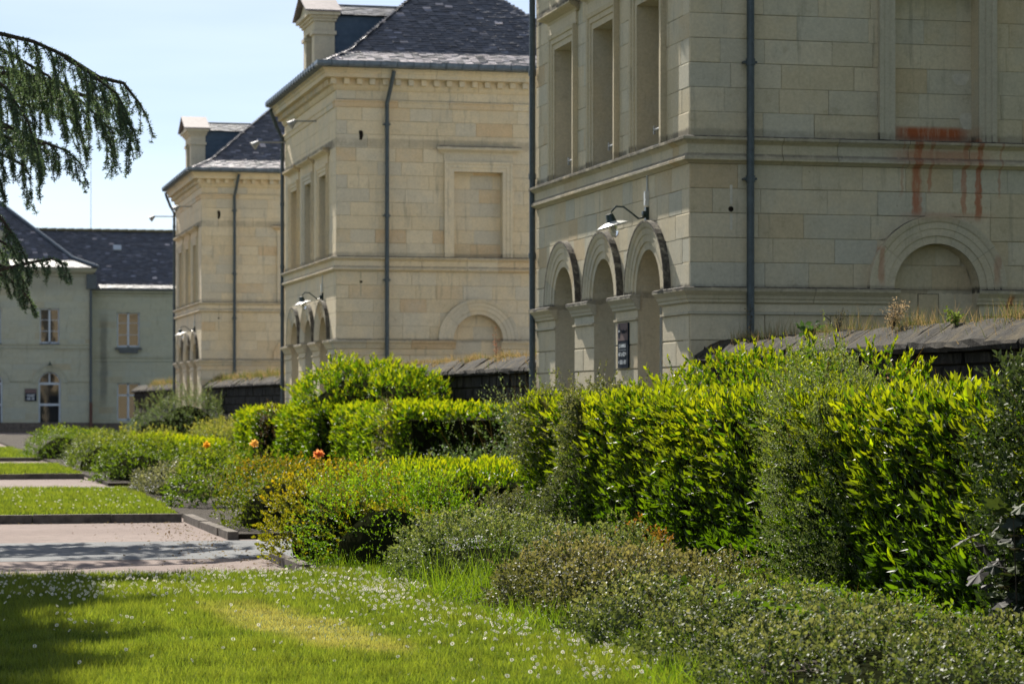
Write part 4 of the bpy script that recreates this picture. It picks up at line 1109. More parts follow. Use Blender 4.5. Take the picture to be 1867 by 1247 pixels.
def clump(P, seed=0.0, f=5.0):
    a = P*f + seed
    return np.sin(a[:, 0] + 1.7*np.sin(a[:, 1]*.8)) * np.sin(a[:, 1]*1.1 + 1.4*np.sin(a[:, 2])) + .6*np.sin(a[:, 2]*1.6 + a[:, 0]*1.3)*np.sin(a[:, 1]*2.1)

def sample_ell(ells, n, amp=.08, f=1.6, seed=0.0, depth=.12):
    """points on the union of ellipsoids (cx,cy,cz,rx,ry,rz)"""
    ar = np.array([e[3]*e[4] + e[3]*e[5] + e[4]*e[5] for e in ells]); ar /= ar.sum()
    Ps, Ns = [], []
    for e, q in zip(ells, ar):
        m = int(n*q*1.7) + 8
        u = norm(rng.normal(0, 1, (m, 3)))
        # favour sides the path sees, keep the back thinner
        keep = (rng.random(m) < np.where(u[:, 0]*.55 + u[:, 1]*.35 - u[:, 2]*.9 > .75, .12, 1.0)); u = u[keep]; m = len(u)
        r = np.array(e[3:]); c = np.array(e[:3])
        u = u / ((np.abs(u)**2.7).sum(1, keepdims=True))**(1/2.7)
        nn = norm(np.sign(u)*np.abs(u)**1.7 / r)
        P = c + u*r
        P = P + nn*(wob(P, f, seed)*amp + clump(P, seed, 4.5)*amp*.75 + clump(P, seed+3, 11)*.03)[:, None]
        P = P - nn*(np.abs(rng.normal(0, depth*.7, m)))[:, None]
        ok = P[:, 2] > .02
        for g in ells:
            if g is e: continue
            ok &= (np.abs((P - np.array(g[:3]))/np.array(g[3:]))**2.7).sum(1) > .8
        Ps.append(P[ok]); Ns.append(nn[ok])
    P, N = np.concatenate(Ps), np.concatenate(Ns)
    if len(P) > n: i = rng.permutation(len(P))[:n]; P, N = P[i], N[i]
    return P, N

def sample_box(b, n, amp=.06, f=1.3, seed=0.0, depth=.09, rr=.18):
    x0, x1, y0, y1, z1 = b
    A = [('x0', (y1-y0)*z1), ('y0', (x1-x0)*z1), ('y1', (x1-x0)*z1*.25), ('x1', (y1-y0)*z1*.08), ('t', (x1-x0)*(y1-y0)*1.0)]
    tot = sum(a for _, a in A); Ps, Ns = [], []
    for k, a in A:
        m = int(n*a/tot); q = rng.random((m, 2)); P = np.zeros((m, 3)); N = np.zeros((m, 3))
        if k in ('x0', 'x1'):
            P[:, 0] = x0 if k == 'x0' else x1; P[:, 1] = y0 + q[:, 0]*(y1-y0); P[:, 2] = q[:, 1]*z1; N[:, 0] = -1 if k == 'x0' else 1
        elif k in ('y0', 'y1'):
            P[:, 1] = y0 if k == 'y0' else y1; P[:, 0] = x0 + q[:, 0]*(x1-x0); P[:, 2] = q[:, 1]*z1; N[:, 1] = -1 if k == 'y0' else 1
        else:
            P[:, 0] = x0 + q[:, 0]*(x1-x0); P[:, 1] = y0 + q[:, 1]*(y1-y0); P[:, 2] = z1; N[:, 2] = 1
        Ps.append(P); Ns.append(N)
    P, N = np.concatenate(Ps), np.concatenate(Ns)
    # round the edges
    c = np.stack([np.clip(P[:, 0], x0+rr, x1-rr), np.clip(P[:, 1], y0+rr, y1-rr), np.minimum(P[:, 2], z1-rr)], 1)
    d = P - c; l = np.linalg.norm(d, axis=1, keepdims=True)
    N = norm(d + 1e-6*N); P = c + N*rr
    P = P + N*(wob(P, f, seed)*amp + clump(P, seed, 5)*.022 + clump(P, seed+3, 12)*.022)[:, None] - N*np.abs(rng.normal(0, depth*.8, len(P)))[:, None]
    ok = P[:, 2] > .02
    return P[ok], N[ok]

def core_ell(parent, ells, inset=.23):  # added dark solid in each larger mound, stops light passing between leaves
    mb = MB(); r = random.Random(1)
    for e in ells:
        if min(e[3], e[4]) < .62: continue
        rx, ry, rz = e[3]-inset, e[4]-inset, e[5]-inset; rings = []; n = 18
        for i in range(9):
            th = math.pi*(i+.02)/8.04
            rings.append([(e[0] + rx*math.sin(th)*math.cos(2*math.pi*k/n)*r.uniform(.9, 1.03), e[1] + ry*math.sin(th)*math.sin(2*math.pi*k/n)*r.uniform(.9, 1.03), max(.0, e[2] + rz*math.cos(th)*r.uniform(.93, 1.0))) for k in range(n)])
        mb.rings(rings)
    if mb.v: mb.build('light_blocking_core', M['core'], parent, kind='stuff')
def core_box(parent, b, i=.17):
    x0, x1, y0, y1, z1 = b; mb = MB(); mb.box((x0+i, y0+i, 0), (x1-i, y1-i, z1-i)); mb.build('light_blocking_core', M['core'], parent, kind='stuff')

STYLE = dict(
    # nl, spray len, leaf len, half width, spread, c0, c1, tip, mat, shape, density per m2
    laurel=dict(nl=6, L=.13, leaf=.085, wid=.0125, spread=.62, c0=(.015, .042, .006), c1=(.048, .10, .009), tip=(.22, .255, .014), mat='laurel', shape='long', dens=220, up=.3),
    laurel_far=dict(nl=5, L=.14, leaf=.10, wid=.017, spread=.7, c0=(.018, .048, .007), c1=(.055, .115, .010), tip=(.25, .275, .018), mat='laurel', shape='small', dens=110, up=.3),
    yellowgreen=dict(nl=6, L=.11, leaf=.034, wid=.012, spread=.8, c0=(.06, .09, .008), c1=(.20, .19, .014), tip=(.46, .32, .025), mat='leaf', shape='small', dens=420, up=.2),
    fresh=dict(nl=8, L=.18, leaf=.030, wid=.009, spread=.85, c0=(.025, .065, .010), c1=(.075, .145, .016), tip=(.17, .24, .025), mat='leaf', shape='small', dens=330, up=.1),
    grey=dict(nl=7, L=.10, leaf=.027, wid=.0105, spread=.9, c0=(.035, .055, .018), c1=(.10, .12, .045), tip=(.24, .22, .12), mat='leaf_grey', shape='small', dens=680, up=.1),
    greyfine=dict(nl=8, L=.16, leaf=.022, wid=.006, spread=.8, c0=(.035, .06, .018), c1=(.09, .13, .035), tip=(.20, .24, .08), mat='leaf_grey', shape='small', dens=520, up=.1),
    farleaf=dict(nl=4, L=.14, leaf=.055, wid=.018, spread=.85, c0=(.03, .065, .010), c1=(.085, .14, .018), tip=(.21, .25, .035), mat='leaf', shape='small', dens=170, up=.2),
    fargrey=dict(nl=4, L=.14, leaf=.05, wid=.016, spread=.85, c0=(.045, .07, .03), c1=(.11, .14, .06), tip=(.24, .25, .15), mat='leaf_grey', shape='small', dens=170, up=.2),
)
def plant(name, label, cat, style, ells=None, box=None, group=None, mul=1.0, amp=.08, shoots=0, shoot_len=.35, seed=1.0, over=None, upb=.55, tipmul=1.0, part='foliage'):
    st = dict(STYLE[style]); st.update(over or {})
    if ells: cx, cy = ells[0][0], ells[0][1]; area = sum(2*math.pi*((e[3]*e[4])**1.6/3 + (e[3]*e[5])**1.6/3 + (e[4]*e[5])**1.6/3)**(1/1.6)*1.0 for e in ells)
    else: cx, cy = (box[0]+box[1])/2, (box[2]+box[3])/2; area = (box[1]-box[0]+(box[3]-box[2]))*1.3*box[4] + (box[1]-box[0])*(box[3]-box[2])
    root = empty(name, (cx, cy, 0)); tag(root, label, cat, group)
    n = int(area*st['dens']*mul)
    if ells: P, N = sample_ell(ells, n, amp, seed=seed)
    else: P, N = sample_box(box, n, amp, seed=seed)
    D = N*.55 + np.array([-.12, .32, upb])[None] + rng.normal(0, .38, N.shape)
    zmax = max(e[2]+e[5] for e in ells) if ells else box[4]
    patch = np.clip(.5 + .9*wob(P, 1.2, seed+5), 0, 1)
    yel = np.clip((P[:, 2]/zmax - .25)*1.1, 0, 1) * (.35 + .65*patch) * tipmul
    off = np.array([cx, cy, 0])
    lv = Leaves()
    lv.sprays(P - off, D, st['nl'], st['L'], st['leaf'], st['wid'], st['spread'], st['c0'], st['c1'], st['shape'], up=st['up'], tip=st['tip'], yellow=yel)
    if shoots:
        top = P[:, 2] > zmax*.6; idx = np.where(top)[0]; idx = rng.choice(idx, min(shoots, len(idx)), replace=False)
        Dd = N[idx]*.4 + np.array([0, 0, .9])[None] + rng.normal(0, .3, (len(idx), 3))
        lv.sprays(P[idx] - off, Dd, 14, shoot_len, st['leaf']*1.05, st['wid'], st['spread']*.9, st['c0'], st['c1'], st['shape'], up=.1, tip=st['tip'], yellow=np.ones(len(idx))*.6)
        q = rng.choice(idx, min(len(idx), shoots)); Dq = N[q]*.4 + np.array([0, 0, .9])[None] + rng.normal(0, .3, (len(q), 3))
        lv.leaves(P[q] - off, Dq, rng.normal(0, 1, (len(q), 3)), shoot_len*rng.uniform(.5, 1.1, len(q)), np.full(len(q), .0022), np.tile(np.array([[.09, .06, .03]]), (len(q), 1)), 'blade', droop=.12)
    lv.build(part, M[st['mat']], root)
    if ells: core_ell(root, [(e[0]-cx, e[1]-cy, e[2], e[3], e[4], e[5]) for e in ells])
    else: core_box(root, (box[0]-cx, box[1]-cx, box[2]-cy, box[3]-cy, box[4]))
    return root, off

# the tall hedge: nearest leaves are single parts
def tall_hedge():
    b = (6.9, 8.7, 12.0, 28.6, 1.52)
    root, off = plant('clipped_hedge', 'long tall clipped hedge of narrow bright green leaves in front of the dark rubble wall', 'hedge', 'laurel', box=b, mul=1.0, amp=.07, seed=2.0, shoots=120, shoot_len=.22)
    lvme = []
    for k in range(3):
        c = [(.04, .10, .009), (.08, .15, .010), (.15, .23, .012)][k]
        L = Leaves(); L.leaves(np.zeros((1, 3)), np.array([[0, 0, 1.]]), np.array([[0, -1., 0]]), np.array([.105]), np.array([.0155]), np.array([c]), 'long')
        o = L.build('leaf', M['laurel'], None, None); lvme.append(o.data); bpy.data.objects.remove(o)
    P, N = sample_box((6.84, 8.7, 14.2, 20.5, 1.62), 1500, .07, 1.3, 2.0, .015)
    sel = [i for i in range(len(P)) if N[i][0] < -.7 and P[i][2] > .35][:280]
    for i in sel:
        d = Vector(N[i])*.55 + Vector((rng.normal(0, .25), .25 + rng.normal(0, .3), .6 + rng.normal(0, .25)))
        o = put('leaf', lvme[i % 3], root, tuple(P[i] - off)); s_ = rng.uniform(.8, 1.2); o.scale = (s_,)*3
        q = d.to_track_quat('Z', 'Y'); o.rotation_euler = (q @ Vector((0, 0, 0)).to_track_quat('Z', 'Y')).to_euler() if False else q.to_euler()
tall_hedge()
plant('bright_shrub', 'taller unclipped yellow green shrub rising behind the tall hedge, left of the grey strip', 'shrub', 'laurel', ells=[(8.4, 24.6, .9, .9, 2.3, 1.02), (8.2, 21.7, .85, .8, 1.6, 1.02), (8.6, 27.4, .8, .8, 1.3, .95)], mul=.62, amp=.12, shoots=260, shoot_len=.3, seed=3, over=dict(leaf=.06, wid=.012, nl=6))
plant('bushy_shrub', 'fine leaved grey green shrub growing out of the tall hedge, middle of its front', 'shrub', 'greyfine', ells=[(6.92, 18.7, .45, .36, .62, .55), (6.92, 18.9, 1.05, .33, .52, .55), (7.05, 19.2, 1.42, .40, .50, .38)], mul=1.3, amp=.10, shoots=90, shoot_len=.36, seed=4, over=dict(c0=(.06, .09, .035), c1=(.15, .19, .07), tip=(.28, .31, .13)))
plant('grey_shrub', 'grey leaved shrub with loose shoots at the far left end of the tall hedge', 'shrub', 'grey', ells=[(7.3, 28.1, 1.2, .55, .85, .45), (7.9, 28.3, 1.15, .6, .6, .55)], mul=.8, amp=.1, shoots=130, shoot_len=.38, seed=5)
plant('grey_shrub', 'narrow grey leaved strip climbing the tall hedge near its left end', 'shrub', 'grey', ells=[(6.86, 26.1, .8, .16, .38, .75), (6.8, 26.4, .3, .25, .5, .4)], mul=1.1, amp=.06, shoots=30, shoot_len=.25, seed=6)
plant('dark_shrub', 'dark small leaved shrub at the right edge of the view, in front of the hedge', 'shrub', 'greyfine', ells=[(6.86, 14.75, 1.0, .33, .48, .72), (6.95, 14.6, .4, .4, .5, .5)], mul=1.0, amp=.1, shoots=60, shoot_len=.3, seed=7, over=dict(mat='leaf_dark', leaf=.036, wid=.012, c0=(.03, .05, .02), c1=(.07, .10, .03), tip=(.15, .17, .07)))

# broad leaved shrub at the right edge, its leaves single parts
def broad_shrub():
    root = empty('broad_leaved_shrub', (6.52, 14.30, 0)); tag(root, 'low shrub with broad dark purplish lobed leaves at the lower right edge', 'shrub')
    me = []
    for c in ((.035, .032, .026), (.06, .08, .025), (.025, .035, .022)):
        n = 5; V = [(0, 0, 0)]; m = 22
        for k in range(m):
            a = -math.pi + 2*math.pi*k/(m-1)
            lobe = .62 + .38*abs(math.cos(a*2.5/1.0))**1.3
            tail = .35 if abs(a) > 2.9 else 1
            V.append((math.sin(a)*.07*lobe*tail, math.cos(a)*.08*lobe*tail + .05, -.012*lobe*abs(math.sin(a*2.5))))
        F = [(0, k, k+1) for k in range(1, m)]
        V[0] = (0, .03, .008)
        o = col_mesh('leaf', V, F, [c]*len(V), M['leaf_dark']); me.append(o.data); bpy.data.objects.remove(o)
    for k in range(150):
        t = rng.random()
        p = (rng.normal(0, .10), rng.normal(0, .19), .12 + .78*rng.random()**1.1)
        o = put('leaf', me[k % 3], root, p); s_ = rng.uniform(.55, 1.1); o.scale = (s_,)*3
        o.rotation_euler = (rng.uniform(-.9, .5), rng.uniform(-.6, .6), rng.uniform(1.2, 4.6))
    mb = MB()
    for k in range(9):
        x, y = rng.normal(0, .12), rng.normal(0, .3)
        mb.tube([(x*.3, y*.3, 0), (x, y, .4), (x*1.6, y*1.6, .85)], .008, 5, .003)
    mb.build('stems', M['twig'], root)
broad_shrub()

# low planting along the front of the bed
plant('groundcover_shrub', 'low brownish grey mound of tiny leaves bordering the near lawn, in the centre foreground', 'shrub', 'grey', ells=[(4.80, 17.4, .06, .70, 1.1, .38), (5.35, 18.4, .04, .85, 1.2, .30)], mul=1.1, amp=.11, shoots=120, shoot_len=.16, seed=8, over=dict(c0=(.03, .045, .016), c1=(.14, .135, .055), tip=(.38, .31, .19)))
plant('groundcover_shrub', 'wide spreading low cover of tiny grey leaves along the lawn at lower right', 'shrub', 'grey', ells=[(4.95, 15.0, .04, .9, 1.3, .28), (5.7, 13.3, .03, .9, 1.7, .20), (4.75, 12.5, .02, .8, 1.4, .25)], mul=1.15, amp=.10, shoots=140, shoot_len=.14, seed=9, over=dict(c0=(.025, .05, .014), c1=(.115, .14, .045), tip=(.34, .32, .17)))
plant('groundcover_shrub', 'low green cover at the foot of the tall hedge, right of the grey shrub', 'shrub', 'fresh', ells=[(6.0, 16.6, .0, .75, 1.7, .14), (6.2, 20.2, .0, .6, 1.9, .14), (6.3, 14.0, .0, .6, 1.9, .12)], mul=1.3, amp=.05, shoots=40, shoot_len=.2, seed=10)
plant('grey_shrub', 'spreading grey green shrub at the lawn edge, left of the centre mound', 'shrub', 'grey', ells=[(4.75, 20.9, .08, .80, 1.2, .46), (5.3, 20.1, .08, .7, .9, .40), (4.75, 21.6, .0, .5, .6, .30)], mul=.85, amp=.08, shoots=120, shoot_len=.2, seed=11, over=dict(c0=(.045, .075, .022), c1=(.13, .165, .055), tip=(.31, .32, .15)))
plant('feathery_shrub', 'bright feathery green shrub with arching shoots beside the yellow one', 'shrub', 'fresh', ells=[(4.30, 22.9, .1, .72, .72, .70), (4.85, 22.7, .05, .5, .6, .46)], mul=.8, amp=.1, shoots=160, shoot_len=.35, seed=12, over=dict(L=.22, c0=(.03, .08, .008), c1=(.11, .21, .014), tip=(.26, .36, .025)), upb=.2)
plant('golden_shrub', 'rounded yellow and orange tinged shrub at the corner of the asphalt strip', 'shrub', 'yellowgreen', ells=[(4.08, 24.25, .15, .70, .85, .72), (4.75, 24.9, .05, .5, .6, .50)], mul=.75, amp=.08, shoots=60, shoot_len=.2, seed=13)
plant('golden_shrub', 'green shrub with orange tips beyond the asphalt strip, behind the rough kerb', 'shrub', 'yellowgreen', ells=[(4.4, 30.2, .1, .72, 1.3, .74), (5.15, 31.0, .1, .6, 1.3, .62)], mul=.6, amp=.07, shoots=50, shoot_len=.18, seed=14, over=dict(c0=(.035, .06, .008), c1=(.09, .12, .012), tip=(.30, .18, .02)))
plant('rounded_shrub', 'small fresh green shrub at the corner of the second lawn', 'shrub', 'farleaf', ells=[(4.25, 36.8, .05, .55, 1.1, .56)], mul=1.3, seed=15, shoots=40, shoot_len=.2)
plant('silvery_shrub', 'low silvery white shrub beside the second lawn', 'shrub', 'fargrey', ells=[(4.45, 41.5, .05, .8, 1.8, .42)], mul=1.3, seed=16, over=dict(c0=(.07, .08, .05), c1=(.18, .18, .12), tip=(.36, .34, .26)))
plant('rounded_shrub', 'long low green shrub, third from the far end of the row', 'shrub', 'farleaf', ells=[(4.5, 49.8, .05, .85, 1.5, .70), (5.3, 52.5, .05, .7, 1.4, .6)], mul=1.1, seed=17, shoots=80, shoot_len=.3)
plant('rounded_shrub', 'dusty green rounded shrub, second from the far end of the row', 'shrub', 'farleaf', ells=[(4.45, 57.2, .05, .85, 1.8, .78)], mul=1.0, seed=18, over=dict(c0=(.035, .065, .015), c1=(.10, .14, .04), tip=(.24, .26, .10)))
plant('rounded_shrub', 'farthest rounded shrub at the left end of the row, by the thin kerb', 'shrub', 'farleaf', ells=[(4.3, 70.5, .05, .95, 2.2, .80), (5.4, 76, .05, .9, 2, .6)], mul=.8, seed=19)
plant('silvery_shrub', 'pale grey shrub between the two farthest rounded shrubs', 'shrub', 'fargrey', ells=[(4.5, 63.6, .05, .6, 1.4, .58)], mul=1.0, seed=20)
plant('spreading_shrub', 'large grey green shrub with arching branches in front of the farthest pavilion', 'shrub', 'fargrey', ells=[(8.3, 84.0, .3, 1.3, 1.5, .95), (9.2, 85.0, .6, 1.2, 1.5, 1.1)], mul=1.0, amp=.15, shoots=200, shoot_len=.8, seed=21, over=dict(c0=(.05, .09, .04), c1=(.12, .16, .08)))
# clipped hedges in the second and third beds
plant('clipped_hedge', 'low clipped hedge with glowing flat top, left of the tall hedge', 'hedge', 'laurel_far', box=(6.3, 8.2, 30.2, 34.4, .66), mul=1.3, amp=.04, seed=22, over=dict(leaf=.075, wid=.012))
plant('clipped_hedge', 'boxy tall hedge in the middle distance, dark side towards the viewer, before the wall', 'hedge', 'laurel_far', box=(8.0, 9.9, 41.3, 48.2, 1.40), mul=1.0, amp=.06, seed=23)
plant('clipped_hedge', 'stepped hedge section under the round bright bush', 'hedge', 'laurel_far', box=(7.8, 9.4, 49.3, 54.6, 1.38), mul=.9, amp=.07, seed=24)
plant('clipped_hedge', 'small hedge block left of the round bright bush, by the middle pavilion', 'hedge', 'laurel_far', box=(7.95, 9.6, 58.9, 62.8, 1.32), mul=.9, amp=.06, seed=25)
plant('brown_shrub', 'dark reddish brown shrub against the end of the small hedge block', 'shrub', 'fargrey', ells=[(8.35, 58.3, .7, .42, .6, .75)], mul=1.0, seed=26, over=dict(c0=(.035, .025, .015), c1=(.07, .045, .025), tip=(.12, .07, .035)))
plant('brown_shrub', 'thin brownish climber on the left corner of the boxy hedge', 'shrub', 'fargrey', ells=[(7.9, 42.2, .75, .16, .5, .8)], mul=1.0, seed=27, over=dict(c0=(.05, .055, .02), c1=(.10, .10, .035), tip=(.18, .14, .06)))
plant('bright_bush', 'large round yellow green bush rising above the hedges before the middle pavilion', 'shrub', 'laurel_far', ells=[(9.0, 51.0, 1.35, 1.2, 2.0, .92), (8.9, 53.0, 1.15, 1.0, 1.8, .85), (9.35, 48.6, 1.3, .75, 1.5, .82)], mul=.9, amp=.12, shoots=200, shoot_len=.35, seed=28)
plant('clipped_hedge', 'low bright hedge strip in front of the farthest pavilion', 'hedge', 'laurel_far', box=(6.3, 7.6, 60, 74, .55), mul=.8, amp=.05, seed=29)
plant('flowering_perennials', 'loose pale yellow green perennials behind the low bright hedge strip', 'plant', 'farleaf', ells=[(8.4, 68.5, .1, .9, 2.6, .65), (8.9, 73.5, .1, .9, 2.4, .8), (7.2, 78, .0, 1.2, 3, .6), (6.2, 66, .0, .5, 3, .5)], mul=.7, amp=.16, shoots=260, shoot_len=.35, seed=30, over=dict(c0=(.06, .10, .025), c1=(.15, .18, .06), tip=(.32, .30, .17)))
plant('arching_rose', 'grey green shrub with long arching shoots between the two clipped hedges', 'shrub', 'fargrey', ells=[(7.4, 36.2, .2, 1.0, 1.2, .45), (8.2, 36.6, .3, .7, 1.0, .5), (8.75, 35.6, .5, .42, .7, .8)], mul=1.0, amp=.14, shoots=130, shoot_len=.85, seed=31, over=dict(c0=(.04, .08, .03), c1=(.11, .17, .08), tip=(.24, .26, .17), leaf=.04, wid=.013))
plant('brown_shrub', 'small pinkish grey shrub between the low hedge and the tall hedge', 'shrub', 'grey', ells=[(6.45, 27.2, .05, .45, .7, .42), (5.8, 23.8, .0, .5, .9, .22)], mul=.6, seed=32, shoots=40, shoot_len=.2)
plant('orange_shrub', 'small patch of orange tinged leaves at the foot of the tall hedge', 'shrub', 'fresh', ells=[(6.5, 22.3, .05, .25, .6, .26)], mul=.8, seed=33, over=dict(c0=(.05, .05, .015), c1=(.14, .09, .03), tip=(.28, .12, .05)), shoots=30, shoot_len=.2)
plant('mixed_perennials', 'mixed green perennials in the bed behind the orange tipped shrub', 'plant', 'farleaf', ells=[(5.9, 35.7, .0, .6, 1.2, .36), (5.7, 39, .0, .7, 1.2, .42), (5.9, 43, .0, .6, .8, .4), (7.2, 39.5, .05, .9, 1.6, .4), (6.2, 51, .0, .9, 1.8, .42), (6.5, 56.5, .0, .8, 1.6, .42)], mul=.8, amp=.14, shoots=120, shoot_len=.4, seed=34, over=dict(tip=(.24, .24, .08)))
plant('mixed_perennials', 'perennials filling the far bed towards the courtyard building', 'plant', 'farleaf', ells=[(6.4, 84, .0, 1.2, 4, .4), (7.2, 95, .0, 1.6, 5, .4), (7.2, 108, .0, 1.6, 6, .4)], mul=.35, amp=.14, seed=35)

# ivy patch of heart shaped leaves creeping over the low cover
iv = Leaves(); n = 2600
x = rng.uniform(4.9, 6.7, n); y = rng.uniform(12.8, 19, n); P = np.stack([x, y, np.zeros(n)], 1)
keepm = wob(P, .8, 3.3) > -.05; P = P[keepm]; n = len(P)
P[:, 2] = .31 - .10*(P[:, 0]-4.9) + .03*wob(P, 1.6, 9.0) + rng.normal(0, .02, n)
D = rng.normal(0, 1, (n, 3)); D[:, 2] *= .25; Nn = rng.normal(0, .35, (n, 3)); Nn[:, 2] += 1
mixv = rng.random((n, 1)); col = np.array([[.025, .06, .010]])*(1-mixv) + np.array([[.08, .14, .018]])*mixv
iv.leaves(P, D, Nn, rng.uniform(.035, .07, n), rng.uniform(.018, .034, n), col, 'heart')
tag(iv.build('ivy', M['leaf']), 'creeping heart shaped ivy leaves over the low cover at lower right', 'ivy', kind='stuff')

# grass: lawn blades
def in_lawn(x, y): return x < np.array([lawn_edge(v) for v in y]) + .12
def cull(x, y, m=.5):      # keep what the view and a step to its side can show
    c, s = math.cos(YAW), math.sin(YAW); xc = x*c - y*s; zc = x*s + y*c
    return (xc > -zc*.2 - 1.2) & (xc < zc*.2 + 1.2) & (zc > 12.3)
def grass_field(name, n, x0, x1, y0, y1, z, h, wd, label, cond=None, dry=.15):
    x = rng.uniform(x0, x1, n); y = y0 + (y1-y0)*rng.random(n)**1.25
    k = cull(x, y)
    if cond is not None: k &= cond(x, y)
    x, y = x[k], y[k]; n = len(x)
    P = np.stack([x, y, np.full(n, z)], 1)
    lump = wob(P, .9, 2.2); l2 = wob(P, 3.1, 4.1)
    bald = np.clip(1.15 - (((x-2.5+.12*(y-16.6))/.42)**2 + ((y-16.6)/2.3)**2) + .55*wob(P, 3.3, 1.2), 0, 1)
    H = h*rng.uniform(.5, 1.3, n)*(1 + .35*lump + .25*l2)*(1 - .6*bald)
    D = rng.normal(0, .38, (n, 3)); D[:, 2] = 1
    N = rng.normal(0, 1, (n, 3)); N[:, 2] *= .3
    m1 = rng.random((n, 1)); c = np.array([[.045, .078, .014]])*(1-m1) + np.array([[.150, .200, .042]])*m1
    yl = np.clip(.25*l2 + .2*lump + dry + rng.normal(0, .15, n), 0, .6)[:, None]
    c = c*(1-yl) + np.array([[.24, .26, .06]])*yl
    b = bald[:, None]*.8; c = c*(1-b) + np.array([[.30, .265, .16]])*b
    L = Leaves(); dk = np.clip(1 - .45*np.clip(wob(P, 5.5, 7.7), 0, 1), .4, 1)[:, None]; c = c*dk; H = H*(1 + .5*np.clip(wob(P, 5.5, 7.7), -1, 1))
    L.leaves(P, D, N, H, np.full(n, wd)*rng.uniform(.7, 1.2, n), c, 'blade', droop=.25)
    tag(L.build(name, M['grass']), label, 'grass', kind='stuff')
grass_field('lawn_grass', 430000, -3.2, 4.6, 11.6, 22.1, .05, .055, .0034, 'short sunlit grass of the near lawn', in_lawn)
grass_field('lawn_grass', 110000, -7, 3.7, 33.1, 43.6, .1, .05, .008, 'bright grass of the second lawn beyond the gravel', lambda x, y: x < 3.45 + .03*(y-33))
grass_field('lawn_grass', 50000, -7, 3.6, 52.5, 61.4, .1, .055, .012, 'bright grass of the third lawn, seen as a thin strip', lambda x, y: x < 3.55)
grass_field('lawn_grass', 40000, -8, 3.6, 69.1, 86, .1, .055, .014, 'farthest strip of bright grass at the left edge', lambda x, y: x < 3.55)

# longer tufts where the lawn meets the planting
L = Leaves(); n = 5200
y = rng.uniform(12, 23.0, n); x = np.array([lawn_edge(v) for v in y]) + rng.normal(.12, .16, n)
tuft = np.round(y*1.7)/1.7 + .2*np.sin(y*9)
H = rng.uniform(.05, .14, n)*(1 + .5*np.sin(y*3.1)); big = (np.abs(y-19.1) < .9); H[big] *= 2.4; x[big] += rng.uniform(0, .6, big.sum())
P = np.stack([x, y, np.full(n, .05)], 1); D = rng.normal(0, .42, (n, 3)); D[:, 2] = 1; N = rng.normal(0, 1, (n, 3)); N[:, 2] *= .3
m1 = rng.random((n, 1)); col = np.array([[.06, .12, .012]])*(1-m1) + np.array([[.15, .21, .025]])*m1
L.leaves(P, D, N, H, np.full(n, .004), col, 'blade', droop=.5)
tag(L.build('tall_grass', M['grass']), 'longer uncut grass tufts between the lawn and the low shrubs', 'grass', kind='stuff')

# daisies
def daisy_mesh():
    mb = MB(); c = []
    h = .07; t = R(52); ct, st = math.cos(t), math.sin(t)
    def hd(x, y, z): return (x, y*ct - z*st, h + y*st + z*ct)
    for k in range(12):
        a = 2*math.pi*k/12; da = .22
        mb.add([hd(math.cos(a)*.003, math.sin(a)*.003, 0), hd(math.cos(a-da)*.0125, math.sin(a-da)*.0125, .001), hd(math.cos(a)*.0145, math.sin(a)*.0145, -.001), hd(math.cos(a+da)*.0125, math.sin(a+da)*.0125, .001)], [(0, 1, 2, 3)]); c += [(.85, .84, .80)]*4
    mb.add([hd(math.cos(2*math.pi*k/6)*.0048, math.sin(2*math.pi*k/6)*.0048, .002) for k in range(6)] + [hd(0, 0, .005)], [(k, (k+1) % 6, 6) for k in range(6)]); c += [(.45, .30, .04)]*7
    mb.add([(-.0012, 0, -.01), (.0012, 0, -.01), (.0012, 0, h), (-.0012, 0, h)], [(0, 1, 2, 3)]); c += [(.08, .14, .03)]*4
    me = bpy.data.meshes.new('daisy'); me.from_pydata(mb.v, [], mb.f); me.update()
    at = me.color_attributes.new('Col', 'FLOAT_COLOR', 'POINT'); arr = np.ones((len(mb.v), 4), dtype=np.float32); arr[:, :3] = np.array(c); at.data.foreach_set('color', arr.ravel())
    me.materials.append(M['petal']); return me, np.array(mb.v), mb.f, np.array(c)
DM, DV, DF, DC = daisy_mesh()
def daisy_spots(n):
    out = []
    r2 = random.Random(21)
    # clustered: dense along far edge and the right border, sparse in the middle
    cl = []
    while len(out) < n:
        m = r2.random()
        if m < .50: y = r2.uniform(19.0, 22.0); x = r2.uniform(-1.2, lawn_edge(y)-.05)
        elif m < .72: y = r2.uniform(12.8, 20.5); x = lawn_edge(y) - abs(r2.gauss(0, .45)) - .05
        elif m < .82: y = r2.uniform(14, 20); x = r2.uniform(-1.8, 3.9)
        elif cl: cx, cy = r2.choice(cl); x, y = cx + r2.gauss(0, .12), cy + r2.gauss(0, .2)
        else: continue
        if y > 22.05 or y < 12.4 or x > lawn_edge(y)+.05: continue
        if y > 18.8 and x < .6 and r2.random() < .35 and m < .5: continue
        cl.append((x, y)); out.append((x, y))
    return out
sp = [(x, y) for x, y in daisy_spots(2000)]
dist = sorted(range(len(sp)), key=lambda i: sp[i][1] + (0 if (sp[i][0]*.973 - sp[i][1]*.231) > -(sp[i][0]*.231 + sp[i][1]*.973)*.195 and (sp[i][0]*.231 + sp[i][1]*.973) > 13.9 else 1000))
single = set(dist[:290])
Vs, Fs, Cs, nn_ = [], [], [], 0
